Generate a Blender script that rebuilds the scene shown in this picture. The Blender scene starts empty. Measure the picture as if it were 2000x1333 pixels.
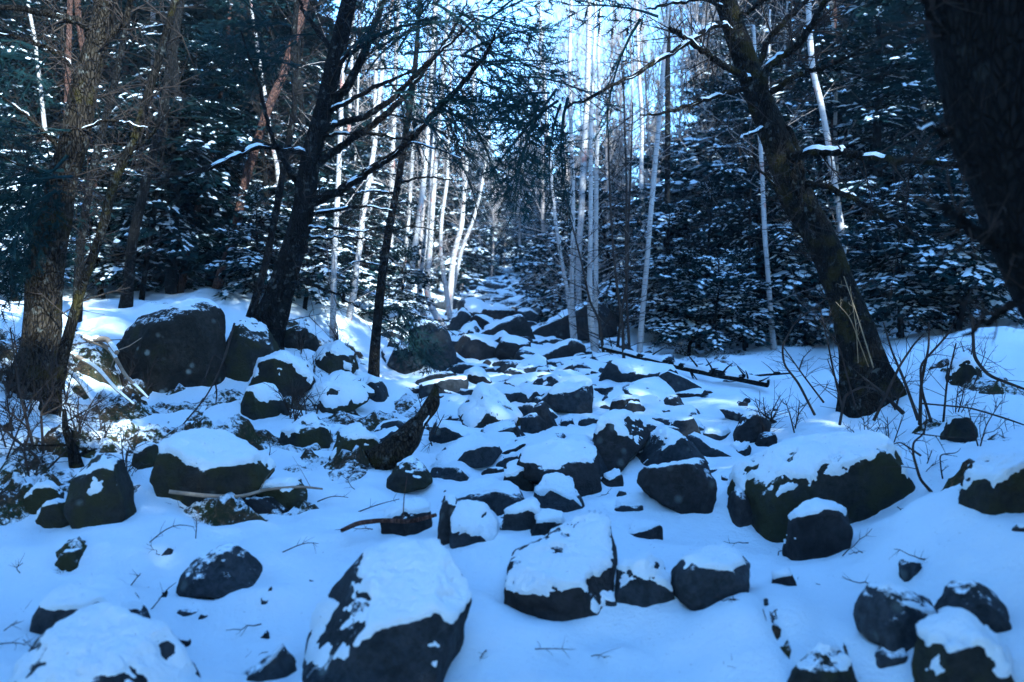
import bpy, bmesh, math, random
import numpy as np

# ------------------------------------------------------------------ camera, sky, sun, exposure
SC = bpy.context.scene
F = 1944.0            # focal length in photograph pixels (35 mm lens on 36 mm)
HZ = 650.0            # pixel row of the horizon
CAMZ = 1.5
cam_d = bpy.data.cameras.new('camera'); cam = bpy.data.objects.new('camera', cam_d)
SC.collection.objects.link(cam); SC.camera = cam
cam.location = (0, 0, CAMZ); cam.rotation_euler = (math.radians(90), 0, 0)
cam_d.lens = 35.0; cam_d.sensor_width = 36.0; cam_d.shift_y = -(666.5 - HZ) / 2000.0
cam_d.clip_start = 0.05; cam_d.clip_end = 2000
cam_d.dof.use_dof = True; cam_d.dof.focus_distance = 8.0; cam_d.dof.aperture_fstop = 2.2

SUN_EL = math.radians(27); SUN_AZ = math.radians(148)    # azimuth clockwise from +y (view direction)
world = bpy.data.worlds.new('World'); SC.world = world; world.use_nodes = True
wn = world.node_tree; bg = wn.nodes['Background']
sky = wn.nodes.new('ShaderNodeTexSky'); sky.sky_type = 'NISHITA'; sky.sun_disc = False
sky.sun_elevation = SUN_EL; sky.sun_rotation = SUN_AZ
sky.altitude = 1500; sky.air_density = 1.0; sky.dust_density = 0.3; sky.ozone_density = 2.5
wn.links.new(sky.outputs[0], bg.inputs[0]); bg.inputs[1].default_value = 0.15
sun_d = bpy.data.lights.new('sun', 'SUN'); sun = bpy.data.objects.new('sun', sun_d)
SC.collection.objects.link(sun)
sun_d.energy = 2.7; sun_d.angle = math.radians(0.55); sun_d.color = (1.0, 0.93, 0.82)
SUNV = np.array([math.sin(SUN_AZ) * math.cos(SUN_EL), math.cos(SUN_AZ) * math.cos(SUN_EL), math.sin(SUN_EL)])
from mathutils import Vector
sun.rotation_euler = Vector(SUNV.tolist()).to_track_quat('Z', 'Y').to_euler()
SC.view_settings.view_transform = 'Standard'; SC.view_settings.look = 'None'
SC.view_settings.exposure = 2.75; SC.view_settings.gamma = 1.0
SC.view_settings.use_white_balance = True; SC.view_settings.white_balance_temperature = 4900; SC.view_settings.white_balance_tint = -4   # the photograph's cold balance
SC.cycles.max_bounces = 4; SC.cycles.diffuse_bounces = 2; SC.cycles.glossy_bounces = 2
SC.cycles.transmission_bounces = 2; SC.cycles.caustics_reflective = False; SC.cycles.caustics_refractive = False

rng = np.random.default_rng(7)
RND = random.Random(5)

# ------------------------------------------------------------------ noise
def _h(ix, iy, iz, s):
    n = (ix.astype(np.int64) * 374761393 + iy.astype(np.int64) * 668265263 + iz.astype(np.int64) * 2147483647 + s * 1274126177) & 0xffffffff
    n = ((n ^ (n >> 13)) * 1274126177) & 0xffffffff
    n = (n ^ (n >> 16)) & 0xffffffff
    return n.astype(np.float64) / 2147483647.5 - 1.0
def vnoise(P, s=0):
    P = np.asarray(P, float); i = np.floor(P).astype(np.int64); f = P - i
    u = f * f * f * (f * (f * 6 - 15) + 10)
    r = 0
    for dx in (0, 1):
        for dy in (0, 1):
            for dz in (0, 1):
                w = (u[:, 0] if dx else 1 - u[:, 0]) * (u[:, 1] if dy else 1 - u[:, 1]) * (u[:, 2] if dz else 1 - u[:, 2])
                r = r + w * _h(i[:, 0] + dx, i[:, 1] + dy, i[:, 2] + dz, s)
    return r
def fbm(P, o=4, s=0, g=0.5):
    a, r, t = 1.0, 0, 0
    P = np.asarray(P, float)
    for k in range(o):
        r = r + a * vnoise(P * (2.03 ** k) + 17.3 * k, s + k); t += a; a *= g
    return r / t
def sm(t): t = np.clip(t, 0, 1); return t * t * (3 - 2 * t)

# ------------------------------------------------------------------ mesh + object helpers
COL = SC.collection
def make_mesh(name, V, faces, mat, smooth=True):
    V = np.asarray(V, np.float32).reshape(-1, 3)
    faces = [np.asarray(f, np.int32) for f in faces if f is not None and len(f)]
    me = bpy.data.meshes.new(name)
    me.vertices.add(len(V)); me.vertices.foreach_set('co', V.ravel())
    if faces:
        loops = np.concatenate([f.ravel() for f in faces])
        tot = np.concatenate([np.full(len(f), f.shape[1], np.int32) for f in faces])
        st = np.concatenate([[0], np.cumsum(tot)[:-1]]).astype(np.int32)
        me.loops.add(len(loops)); me.loops.foreach_set('vertex_index', loops)
        me.polygons.add(len(tot)); me.polygons.foreach_set('loop_start', st); me.polygons.foreach_set('loop_total', tot)
        me.polygons.foreach_set('use_smooth', np.full(len(tot), smooth, bool))
    me.update(calc_edges=True)
    if mat: me.materials.append(mat)
    return me
def obj(name, me, parent=None, loc=None):
    o = bpy.data.objects.new(name, me); COL.objects.link(o)
    if parent: o.parent = parent
    if loc is not None: o.location = loc
    return o
def tag(o, label, cat, group=None):
    o['label'] = label; o['category'] = cat
    if group: o['group'] = group
    return o
def thing(name, label, cat, loc=(0, 0, 0), group=None):
    o = bpy.data.objects.new(name, None); COL.objects.link(o); o.location = loc
    o.empty_display_size = 0.1
    return tag(o, label, cat, group)

class MB:
    def __init__(s): s.V = []; s.F = {3: [], 4: []}; s.n = 0
    def add(s, V, *fs):
        V = np.asarray(V, float).reshape(-1, 3)
        for f in fs:
            f = np.asarray(f, int)
            if len(f): s.F[f.shape[1]].append(f + s.n)
        s.V.append(V); s.n += len(V)
    def mesh(s, name, mat, smooth=True, origin=(0, 0, 0)):
        V = np.concatenate(s.V) - np.asarray(origin) if s.V else np.zeros((0, 3))
        return make_mesh(name, V, [np.concatenate(s.F[k]) for k in (3, 4) if s.F[k]], mat, smooth)

def resample(P, R, n):
    P = np.asarray(P, float); R = np.asarray(R, float)
    d = np.r_[0, np.cumsum(np.linalg.norm(np.diff(P, axis=0), axis=1))]
    t = np.linspace(0, d[-1], n)
    # Catmull-like smoothing: interpolate then smooth
    Q = np.stack([np.interp(t, d, P[:, k]) for k in range(3)], 1); r = np.interp(t, d, R)
    k = max(1, n // (len(P) * 3))
    for _ in range(2 * k):
        Q[1:-1] = 0.25 * Q[:-2] + 0.5 * Q[1:-1] + 0.25 * Q[2:]
    return Q, r
def frames(P):
    T = np.gradient(P, axis=0); T /= np.linalg.norm(T, axis=1)[:, None] + 1e-9
    ref = np.array([0.31, 0.9, 0.3]) if abs(T[len(T) // 2][2]) > 0.6 else np.array([0., 0., 1.])
    N = np.cross(T, ref); N /= np.linalg.norm(N, axis=1)[:, None] + 1e-9
    return T, N, np.cross(T, N)
def tube(mb, P, R, sides=6, noise=0.0, seed=0, nf=6.0, flare=0.0):
    P = np.asarray(P, float); R = np.asarray(R, float); n = len(P)
    T, N, B = frames(P)
    a = np.arange(sides) * 2 * math.pi / sides
    rr = np.repeat(R[:, None], sides, 1)
    D = N[:, None, :] * np.cos(a)[None, :, None] + B[:, None, :] * np.sin(a)[None, :, None]
    if noise > 0:
        Q = (P[:, None, :] + D * rr[..., None]).reshape(-1, 3)
        nz = fbm(Q * np.array([nf, nf, nf * 0.45]), 3, seed).reshape(n, sides)
        rr = rr * (1 + noise * nz)
    if flare > 0:      # buttress roots at the foot
        h_ = np.r_[0, np.cumsum(np.linalg.norm(np.diff(P, axis=0), axis=1))] / (R[0] * 4)
        rr = rr * (1 + flare * np.exp(-h_ ** 2)[:, None] * (0.25 + np.clip(np.cos(5 * a + seed + 0.8 * np.sin(2 * a + seed)), -0.3, 1))[None, :])
    V = (P[:, None, :] + D * rr[..., None]).reshape(-1, 3)
    i = np.arange(n - 1)[:, None] * sides; j = np.arange(sides)[None, :]; k = (j + 1) % sides
    q = np.stack([i + j, i + k, i + sides + k, i + sides + j], -1).reshape(-1, 4)
    V = np.vstack([V, P[-1] + T[-1] * R[-1] * 0.4])
    e = (n - 1) * sides
    t = np.stack([e + np.arange(sides), e + (np.arange(sides) + 1) % sides, np.full(sides, n * sides)], 1)
    mb.add(V, q, t)
def snow_strip(mb, P, R, seed=0, th=0.9, cover=0.2):
    """snow lying along the top of a stem that is not too steep"""
    P = np.asarray(P, float); R = np.asarray(R, float); n = len(P)
    T, N, B = frames(P)
    side = np.cross(T, np.array([0, 0, 1.0])); L = np.linalg.norm(side, axis=1); side /= L[:, None] + 1e-6
    upv = np.cross(side, T)
    nz = fbm(P * 5.0, 3, seed)
    m = sm((L - 0.45) * 3) * sm((nz + cover) * 4)
    ang = np.radians(np.array([-75, -40, 0, 40, 75]))
    hh = np.array([0.1, 0.8, 1.0, 0.8, 0.1])
    V = []
    for a, h in zip(ang, hh):
        r = R * (0.93 + (0.12 + th * 0.35 * h) * m)
        V.append(P + side * (np.sin(a) * r)[:, None] + upv * (np.cos(a) * r)[:, None] - upv * (R * 0.35 * (1 - m))[:, None])
    V = np.stack(V, 1).reshape(-1, 3)
    i = np.arange(n - 1)[:, None] * 5; j = np.arange(4)[None, :]
    q = np.stack([i + j, i + j + 1, i + 6 + j, i + 5 + j], -1).reshape(-1, 4)
    keep = (np.repeat(np.maximum(m[:-1], m[1:]), 4) > 0.05)
    mb.add(V, q[keep])

# ------------------------------------------------------------------ materials
def nodes_mat(name):
    m = bpy.data.materials.new(name); m.use_nodes = True
    nt = m.node_tree; b = nt.nodes['Principled BSDF']
    return m, nt, b
def N(nt, t, **kw):
    n = nt.nodes.new(t)
    for k, v in kw.items():
        if k in n.inputs: n.inputs[k].default_value = v
        else: setattr(n, k, v)
    return n
def coords(nt, scale=(1, 1, 1), kind='Object'):
    tc = nt.nodes.new('ShaderNodeTexCoord'); mp = nt.nodes.new('ShaderNodeMapping')
    mp.inputs['Scale'].default_value = scale
    if kind == 'World':
        g = nt.nodes.new('ShaderNodeNewGeometry'); nt.links.new(g.outputs['Position'], mp.inputs['Vector'])
    else:
        nt.links.new(tc.outputs[kind], mp.inputs['Vector'])
    return mp.outputs[0]
def noise(nt, co, scale, detail=4, rough=0.55):
    n = N(nt, 'ShaderNodeTexNoise', Scale=scale, Detail=detail, Roughness=rough)
    nt.links.new(co, n.inputs['Vector']); return n.outputs[0]
def ramp(nt, v, stops):
    r = nt.nodes.new('ShaderNodeValToRGB'); e = r.color_ramp.elements
    while len(e) > 1: e.remove(e[-1])
    for k, (p, c) in enumerate(stops):
        if k == 0: e[0].position = p; el = e[0]
        else: el = e.new(p)
        el.color = (c, c, c, 1) if not isinstance(c, tuple) else (*c, 1)
    nt.links.new(v, r.inputs[0]); return r.outputs[0]
def mix(nt, f, a, b):
    n = nt.nodes.new('ShaderNodeMix'); n.data_type = 'RGBA'
    for s, v in ((0, f), (6, a), (7, b)):
        if isinstance(v, (tuple, float, int)): n.inputs[s].default_value = (*v, 1) if isinstance(v, tuple) else v
        else: nt.links.new(v, n.inputs[s])
    return n.outputs[2]
def bump(nt, b, h, strength, dist):
    n = N(nt, 'ShaderNodeBump', Strength=strength, Distance=dist)
    nt.links.new(h, n.inputs['Height']); nt.links.new(n.outputs[0], b.inputs['Normal'])

def mat_snow():
    m, nt, b = nodes_mat('snow'); co = coords(nt, kind='World')
    big = noise(nt, co, 1.3, 3); sp = noise(nt, co, 55, 3, 0.7); cl = noise(nt, co, 2.2, 2)
    base = mix(nt, big, (0.80, 0.83, 0.87), (0.90, 0.92, 0.94))
    speck = ramp(nt, sp, [(0.66, 0.0), (0.72, 1.0)]); area = ramp(nt, cl, [(0.40, 0.0), (0.65, 0.85)])
    mm = nt.nodes.new('ShaderNodeMath'); mm.operation = 'MULTIPLY'
    nt.links.new(speck, mm.inputs[0]); nt.links.new(area, mm.inputs[1])
    nt.links.new(mix(nt, mm.outputs[0], base, (0.16, 0.13, 0.10)), b.inputs['Base Color'])
    b.inputs['Roughness'].default_value = 0.75; b.inputs['Specular IOR Level'].default_value = 0.25
    fine = noise(nt, co, 26, 7, 0.75); bump(nt, b, fine, 1.0, 0.03)
    return m
def dust(nt, co, c, lo, hi, amt, scale=26):
    """a thin dusting of snow that settles on upward facing grain"""
    g = nt.nodes.new('ShaderNodeNewGeometry'); sx = nt.nodes.new('ShaderNodeSeparateXYZ'); nt.links.new(g.outputs['Normal'], sx.inputs[0])
    n = noise(nt, co, scale, 6, 0.75); nb = noise(nt, co, 4.0, 3)
    a = N(nt, 'ShaderNodeMath', operation='MULTIPLY_ADD'); nt.links.new(n, a.inputs[0]); a.inputs[1].default_value = 1.6; nt.links.new(sx.outputs[2], a.inputs[2])
    b2 = N(nt, 'ShaderNodeMath', operation='MULTIPLY_ADD'); nt.links.new(nb, b2.inputs[0]); b2.inputs[1].default_value = 0.9; nt.links.new(a.outputs[0], b2.inputs[2])
    return mix(nt, ramp_scaled(nt, b2.outputs[0], lo, hi, amt), c, (0.82, 0.85, 0.89))
def ramp_scaled(nt, v, lo, hi, amt):
    m = nt.nodes.new('ShaderNodeMapRange'); nt.links.new(v, m.inputs[0])
    for k, x in ((1, lo), (2, hi), (3, 0.0), (4, amt)): m.inputs[k].default_value = x
    m.clamp = True
    return m.outputs[0]
def mat_rock(name, dark, light, moss=0.0, lich=0.5):
    m, nt, b = nodes_mat(name); co = coords(nt, kind='World')
    n1 = noise(nt, co, 3.5, 6, 0.6); n2 = noise(nt, co, 28, 5, 0.7)
    c = mix(nt, ramp(nt, n1, [(0.3, 0.0), (0.7, 1.0)]), dark, light)
    c = mix(nt, ramp(nt, n2, [(0.35, 0.6), (0.6, 0.0)]), c, tuple(x * 0.45 for x in dark))
    v = N(nt, 'ShaderNodeTexVoronoi', Scale=7.0); nt.links.new(co, v.inputs['Vector'])
    spot = ramp(nt, v.outputs['Distance'], [(0.10, lich), (0.22, 0.0)])
    sel = ramp(nt, noise(nt, co, 1.7, 2), [(0.40, 0.0), (0.50, 1.0)])
    mm = nt.nodes.new('ShaderNodeMath'); mm.operation = 'MULTIPLY'
    nt.links.new(spot, mm.inputs[0]); nt.links.new(sel, mm.inputs[1])
    c = mix(nt, mm.outputs[0], c, (0.22, 0.24, 0.22))
    if moss > 0:
        mo = ramp(nt, noise(nt, co, 2.6, 5, 0.65), [(0.62 - 0.25 * moss, 0.0), (0.72 - 0.25 * moss, 1.0)])
        c = mix(nt, mo, c, (0.026, 0.026, 0.012))
    c = dust(nt, co, c, 2.02, 2.22, 0.9)
    nt.links.new(c, b.inputs['Base Color']); b.inputs['Roughness'].default_value = 0.82
    b.inputs['Specular IOR Level'].default_value = 0.10
    h = mix(nt, 0.5, n2, noise(nt, co, 90, 3, 0.7)); h = mix(nt, 0.35, h, noise(nt, co, 7, 5, 0.6)); bump(nt, b, h, 0.95, 0.035)
    return m
def mat_soil():
    m, nt, b = nodes_mat('forest_floor'); co = coords(nt, kind='World')
    n1 = noise(nt, co, 4, 5); n2 = noise(nt, co, 40, 4, 0.7)
    c = mix(nt, ramp(nt, n1, [(0.4, 0.0), (0.6, 1.0)]), (0.030, 0.024, 0.017), (0.026, 0.034, 0.013))
    c = mix(nt, ramp(nt, n2, [(0.5, 0.0), (0.68, 1.0)]), c, (0.11, 0.065, 0.035))
    c = dust(nt, co, c, 2.08, 2.25, 0.9, 24)
    nt.links.new(c, b.inputs['Base Color']); b.inputs['Roughness'].default_value = 0.95; b.inputs['Specular IOR Level'].default_value = 0.05
    bump(nt, b, n2, 1.0, 0.03); return m
def mat_bark(name, a, c2, moss=0.0, lich=0.25):
    m, nt, b = nodes_mat(name); co = coords(nt, (1, 1, 0.34)); co1 = coords(nt)
    n0 = noise(nt, co, 22, 5, 0.65); vp = N(nt, 'ShaderNodeTexVoronoi', Scale=58.0, feature='DISTANCE_TO_EDGE'); wob = N(nt, 'ShaderNodeMix', data_type='RGBA'); wob.inputs[0].default_value = 0.06; nz = N(nt, 'ShaderNodeTexNoise', Scale=9.0); nt.links.new(co, nz.inputs['Vector']); nt.links.new(co, wob.inputs[6]); nt.links.new(nz.outputs[1], wob.inputs[7]); nt.links.new(wob.outputs[2], vp.inputs['Vector'])
    n1 = mix(nt, 0.28, n0, ramp(nt, vp.outputs['Distance'], [(0.0, 0.0), (0.22, 1.0)])); n2 = noise(nt, co1, 5, 4)
    c = mix(nt, ramp(nt, n1, [(0.35, 0.0), (0.65, 1.0)]), a, c2)
    li = ramp(nt, noise(nt, co1, 14, 4, 0.6), [(0.60, 0.0), (0.66, lich)])
    c = mix(nt, li, c, (0.24, 0.25, 0.23))
    if moss:
        mo = ramp(nt, n2, [(0.62 - 0.3 * moss, 0.0), (0.70 - 0.3 * moss, 1.0)])
        c = mix(nt, mo, c, (0.028, 0.023, 0.008))
    nt.links.new(c, b.inputs['Base Color']); b.inputs['Roughness'].default_value = 0.9
    b.inputs['Specular IOR Level'].default_value = 0.05
    bump(nt, b, n1, 1.0, 0.05); return m
def mat_birch():
    m, nt, b = nodes_mat('birch_bark'); oi = nt.nodes.new('ShaderNodeObjectInfo')
    co = coords(nt, (1, 1, 9)); co1 = coords(nt, (1.6, 1.6, 0.9))
    n1 = noise(nt, co, 6, 4, 0.6); n2 = noise(nt, co1, 3.2, 4, 0.6); n3 = noise(nt, co1, 1.3, 3)
    c = mix(nt, n3, (0.27, 0.24, 0.225), (0.46, 0.42, 0.40))
    c = mix(nt, ramp(nt, n2, [(0.60, 0.0), (0.66, 0.85)]), c, (0.34, 0.13, 0.085))
    c = mix(nt, ramp(nt, n1, [(0.55, 0.0), (0.66, 0.85)]), c, (0.07, 0.055, 0.05))
    nt.links.new(c, b.inputs['Base Color']); b.inputs['Roughness'].default_value = 0.7
    bump(nt, b, n1, 0.6, 0.01); return m
def mat_plain(name, a, c2, scale=8, rough=0.85, trans=0.0):
    m, nt, b = nodes_mat(name); co = coords(nt); oi = nt.nodes.new('ShaderNodeObjectInfo')
    n1 = noise(nt, co, scale, 3)
    c = mix(nt, ramp(nt, n1, [(0.3, 0.0), (0.7, 1.0)]), a, c2)
    nt.links.new(c, b.inputs['Base Color']); b.inputs['Roughness'].default_value = rough
    b.inputs['Specular IOR Level'].default_value = 0.05
    if trans:
        t = nt.nodes.new('ShaderNodeBsdfTranslucent'); nt.links.new(c, t.inputs[0])
        ms = nt.nodes.new('ShaderNodeMixShader'); ms.inputs[0].default_value = trans
        out = nt.nodes['Material Output']
        nt.links.new(b.outputs[0], ms.inputs[1]); nt.links.new(t.outputs[0], ms.inputs[2]); nt.links.new(ms.outputs[0], out.inputs[0])
    return m
M_SNOW = mat_snow()
M_ROCK = [mat_rock('rock_grey', (0.014, 0.016, 0.019), (0.046, 0.050, 0.057), lich=0.3),
          mat_rock('rock_brown', (0.014, 0.0135, 0.0145), (0.035, 0.033, 0.034), lich=0.25),
          mat_rock('rock_mossy', (0.013, 0.013, 0.012), (0.033, 0.032, 0.029), moss=0.7, lich=0.3)]
M_BOULDER = mat_rock('boulder_lichen', (0.014, 0.013, 0.011), (0.034, 0.029, 0.023), moss=0.2, lich=0.9)
M_SOIL = mat_soil()
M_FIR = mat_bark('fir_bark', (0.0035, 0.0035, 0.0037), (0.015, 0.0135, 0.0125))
M_RED = mat_bark('reddish_bark', (0.040, 0.022, 0.017), (0.13, 0.068, 0.050), lich=0.1)
M_MOSSY = mat_bark('mossy_bark', (0.004, 0.0038, 0.0035), (0.017, 0.0145, 0.012), moss=0.3)
M_BEIGE = mat_bark('old_fir_bark', (0.006, 0.005, 0.0042), (0.038, 0.030, 0.022), moss=0.2)
M_BLACK = mat_bark('near_black_bark', (0.003, 0.003, 0.003), (0.010, 0.009, 0.0085), lich=0.04)  # very dark bark tone for the near trunk
M_BIRCH = mat_birch()
M_TWIG = mat_plain('twig', (0.020, 0.015, 0.013), (0.05, 0.038, 0.031), 12)
M_PALE = mat_plain('pale_dead_wood', (0.13, 0.10, 0.075), (0.30, 0.23, 0.17), 12)
M_PTWIG = mat_plain('birch_twig', (0.20, 0.16, 0.14), (0.36, 0.30, 0.27), 5)
M_NEEDLE = mat_plain('fir_needles', (0.006, 0.016, 0.019), (0.015, 0.033, 0.034), 1.5, 0.6, 0.18)
M_STRAW = mat_plain('dry_grass', (0.16, 0.11, 0.06), (0.30, 0.22, 0.13), 10)

# ------------------------------------------------------------------ terrain
def IP(y, xs, ys): return np.interp(y, xs, ys)
def H(x, y):
    x = np.asarray(x, float); y = np.asarray(y, float)
    z = 0.087 * y + 0.05 * np.maximum(y - 45, 0)
    xe = IP(y, [0, 4, 5.5, 6.2, 7.5, 9, 12, 16, 25, 60], [-3.2, -3.0, -2.2, -1.45, -0.75, -0.95, -1.3, -1.3, -1.6, -2.5])
    hl = IP(y, [0, 4.6, 6, 8.3, 9.6, 11, 14, 25, 60], [0.06, 0.08, 0.14, 0.12, 0.46, 0.60, 0.75, 0.9, 2.2])
    t = (xe - x) / IP(y, [5, 8, 12], [1.0, 1.2, 1.7])
    z = z + hl * sm(t) + 0.10 * np.maximum(0, xe - 1.7 - x) + 0.36 * sm((-2.95 - x) / 0.9) * sm((y - 5.2) / 1.5) * sm((11 - y) / 2.5)
    xr = IP(y, [0, 3.4, 4.6, 6, 8, 10, 14, 20, 60], [1.0, 1.15, 1.2, 1.5, 1.9, 2.6, 4.2, 3.4, 2.5])
    hr = IP(y, [0, 3.4, 4.8, 5.8, 7, 9, 12, 20, 60], [0.35, 0.40, 0.42, 0.30, 0.34, 0.55, 0.5, 0.7, 2.2])
    wr = IP(y, [0, 5, 6.5, 60], [1.3, 1.3, 2.2, 2.5])
    z = z + hr * sm((x - xr) / wr) + 0.07 * np.maximum(0, x - xr - wr)
    return z
def Hn(x, y):
    x = np.asarray(x, float); y = np.asarray(y, float)
    P = np.stack([x.ravel(), y.ravel(), np.zeros(x.size)], 1)
    n = (0.12 * fbm(P * 0.8, 2, 3) + 0.10 * fbm(P * 2.1, 3, 9)).reshape(x.shape)
    return H(x, y) + n
def hz(x, y): return float(Hn(np.array([x]), np.array([y]))[0])
_D = np.exp(np.linspace(math.log(2.2), math.log(90), 900))
def hit(px, py):
    """where the ray through a photograph pixel meets the ground"""
    x = (px - 1000) / F * _D; z = CAMZ + (HZ - py) / F * _D
    below = z < Hn(x, _D) + 0.022     # the snow lies about this deep
    k = int(np.argmax(below)) if below.any() else len(_D) - 1
    return float(_D[k])
def P3(px, py, d): return np.array([(px - 1000) / F * d, d, CAMZ + (HZ - py) / F * d])

rows = np.r_[np.linspace(-14, 2, 16)[:-1], np.exp(np.arange(math.log(2.0), math.log(32), 0.0078)), np.exp(np.arange(math.log(32), math.log(115), 0.03))]
tc = np.r_[-np.geomspace(2.2, 1.03, 16), np.linspace(-1, 1, 480), np.geomspace(1.03, 2.2, 16)]
Wd = np.maximum(3.2 + 0.62 * np.maximum(rows, 0), np.where(rows < 2, 12, 0))
GX = tc[None, :] * Wd[:, None]; GY = np.repeat(rows[:, None], len(tc), 1)
nr, nc = GX.shape
base = Hn(GX, GY)
GP = np.stack([GX.ravel(), GY.ravel(), np.zeros(GX.size)], 1)
bare = np.zeros(GX.shape)
BARE = [(640, 850, 110, 50, .9), (740, 850, 60, 50, 1), (790, 800, 40, 30, .6), (560, 860, 60, 30, .6), (690, 905, 60, 22, 1.0),
        (660, 690, 60, 30, .9), (560, 640, 60, 30, .9), (130, 880, 110, 80, .9), (60, 960, 80, 40, 1), (200, 960, 70, 50, 1.1), (190, 720, 70, 50, .9),
        (450, 1012, 90, 18, 1), (560, 990, 70, 20, 1.1), (760, 1050, 60, 10, .5), (140, 1085, 40, 18, .8), (320, 1070, 30, 12, .6),
        (1950, 940, 70, 50, .9), (1860, 835, 40, 25, .9), (1880, 720, 50, 35, .9), (1700, 760, 60, 25, .8), (1960, 760, 50, 40, .7),
        (1350, 660, 140, 30, .7), (1190, 670, 40, 14, .8), (1240, 800, 50, 15, .5), (960, 900, 50, 18, .4), (1100, 830, 60, 20, .4),
        (1510, 1210, 14, 50, 1.0), (1660, 1290, 20, 30, .6), (870, 740, 30, 20, .5), (300, 620, 100, 30, .5), (250, 900, 60, 40, .45), (1400, 700, 90, 14, .4)]
for (px, py, rx, ry, s) in BARE:
    d = hit(px, py); d2 = hit(px, py - ry); wy = max(0.15, abs(d2 - d)); wx = rx / F * d; x0 = (px - 1000) / F * d
    bare = np.maximum(bare, 1.35 * s * np.exp(-((GX - x0) / wx) ** 2 - ((GY - d) / wy) ** 2))
# the stony bed further up is broken and patchy; so is the floor under the trees
bed = np.exp(-((GX - 0.0) / (1.0 + 0.05 * GY)) ** 2) * sm((GY - 13) / 6)
bare = np.maximum(bare, 0.75 * bed)
bare = np.maximum(bare, 0.42 * np.exp(-((GX - 0.35) / 1.1) ** 2) * sm((GY - 4.6) / 1) * sm((14 - GY) / 2) * (0.6 + fbm(GP * 1.3, 2, 77).reshape(nr, nc)))
bare = np.maximum(bare, 0.78 * sm((-1.0 - GX) / 0.8) * sm((GY - 5.6) / 1) * sm((10 - GY) / 2) * (0.95 + fbm(GP * 0.9, 2, 78).reshape(nr, nc)))
bare = np.maximum(bare, 0.5 * sm((np.abs(GX) - 2.2) / 1.5) * sm((GY - 13) / 3))
n_hi = fbm(GP * 8, 4, 21, 0.7).reshape(nr, nc); n_mid = fbm(GP * 3.0, 3, 31).reshape(nr, nc)
# ------------------------------------------------------------------ rocks
def ico(n):
    bm = bmesh.new(); bmesh.ops.create_icosphere(bm, subdivisions=n, radius=1)
    V = np.array([v.co[:] for v in bm.verts]); Fc = np.array([[v.index for v in f.verts] for f in bm.faces]); bm.free()
    return V, Fc
ICO = {n: ico(n) for n in (4, 5, 6)}
def vnormals(V, Fc):
    fn = np.cross(V[Fc[:, 1]] - V[Fc[:, 0]], V[Fc[:, 2]] - V[Fc[:, 0]])
    Nn = np.zeros_like(V)
    for k in range(3): np.add.at(Nn, Fc[:, k], fn)
    return Nn / (np.linalg.norm(Nn, axis=1)[:, None] + 1e-12)
def polytope(D, Ns, ds, k=14):
    a = np.maximum(D @ Ns.T, 0) / ds[None, :]
    return 1.0 / (np.sum(a ** k, 1) ** (1.0 / k) + 1e-6)
def rock_mesh(Ns, ds, lv, seed, rough=0.05, k=14):
    D, Fc = ICO[lv]
    r = polytope(D, Ns, ds, k)
    V = D * r[:, None]
    rgc = np.random.default_rng(seed + 4000); cn = rgc.normal(size=(13, 3)); cn[:, 2] = np.abs(cn[:, 2]) * 0.9 - 0.1; cn[:, 1] -= 0.3
    cn /= np.linalg.norm(cn, axis=1)[:, None]; sup = (V @ cn.T).max(0) * rgc.uniform(0.78, 1.0, 13)
    r = polytope(D, np.vstack([Ns, cn]), np.r_[ds, sup], k + 30 if k >= 14 else k + 6); V = D * r[:, None]
    s = float(np.mean(ds))
    n = fbm(V / s * 1.6 + seed * 3.1, 4, seed, 0.5)
    n2 = fbm(V * 9 + seed, 3, seed + 5)
    ridge = 1 - np.abs(fbm(V / s * 0.9 + seed * 2.3, 2, seed + 8)) * 4
    global MACRO
    V1 = V + D * (n * rough * s * 1.4)[:, None]; MACRO = vnormals(V1, Fc)
    V = V1 + D * (n2 * 0.018 - 0.035 * s * np.clip(ridge, 0, 1) ** 3)[:, None]
    return V, Fc
def cap_mesh(V, Fc, seed, cov, T, bias=(0, 0), fine=1.0):
    """snow lying on the upper faces: a shell that dips into the stone where there is none"""
    Nn = 0.35 * vnormals(V, Fc) + 0.65 * MACRO
    # smooth the normals so that the snow lies in patches
    n1 = fbm(V * 3.2 + seed * 1.7, 4, seed + 11, 0.55); n2 = fbm(V * 11 + seed, 4, seed + 13, 0.65)
    thr = 1.0 - cov + 0.06; n3 = fbm(V * 24 + seed, 3, seed + 17)
    m = Nn[:, 2] + 0.25 * (Nn[:, 0] * bias[0] + Nn[:, 1] * bias[1]) - thr + 0.45 * n1 + 0.38 * fine * (1.7 if fine > 1.2 else 1.0) * n2
    m = m - 1.3 * np.clip(0.32 - Nn[:, 2], 0, 1)
    t = np.clip(m * 3.0, -0.5, 1.0)
    t = np.where(t > 0, np.clip(t, 0, 1) ** 0.7 * (T * 0.62 * (1 + 0.9 * n1 + 0.5 * n2) + 0.010 * n3), t * 0.03 - 0.0004) * 1.0
    up = Nn * 0.6 + np.array([0, 0, 0.4])
    W = V + up * t[:, None]
    bad = t < -0.006
    f = Fc[~bad[Fc].all(1)]
    if len(f) == 0: return None, None
    used = np.unique(f); mp = np.full(len(V), -1); mp[used] = np.arange(len(used))
    return W[used], mp[f]

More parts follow.
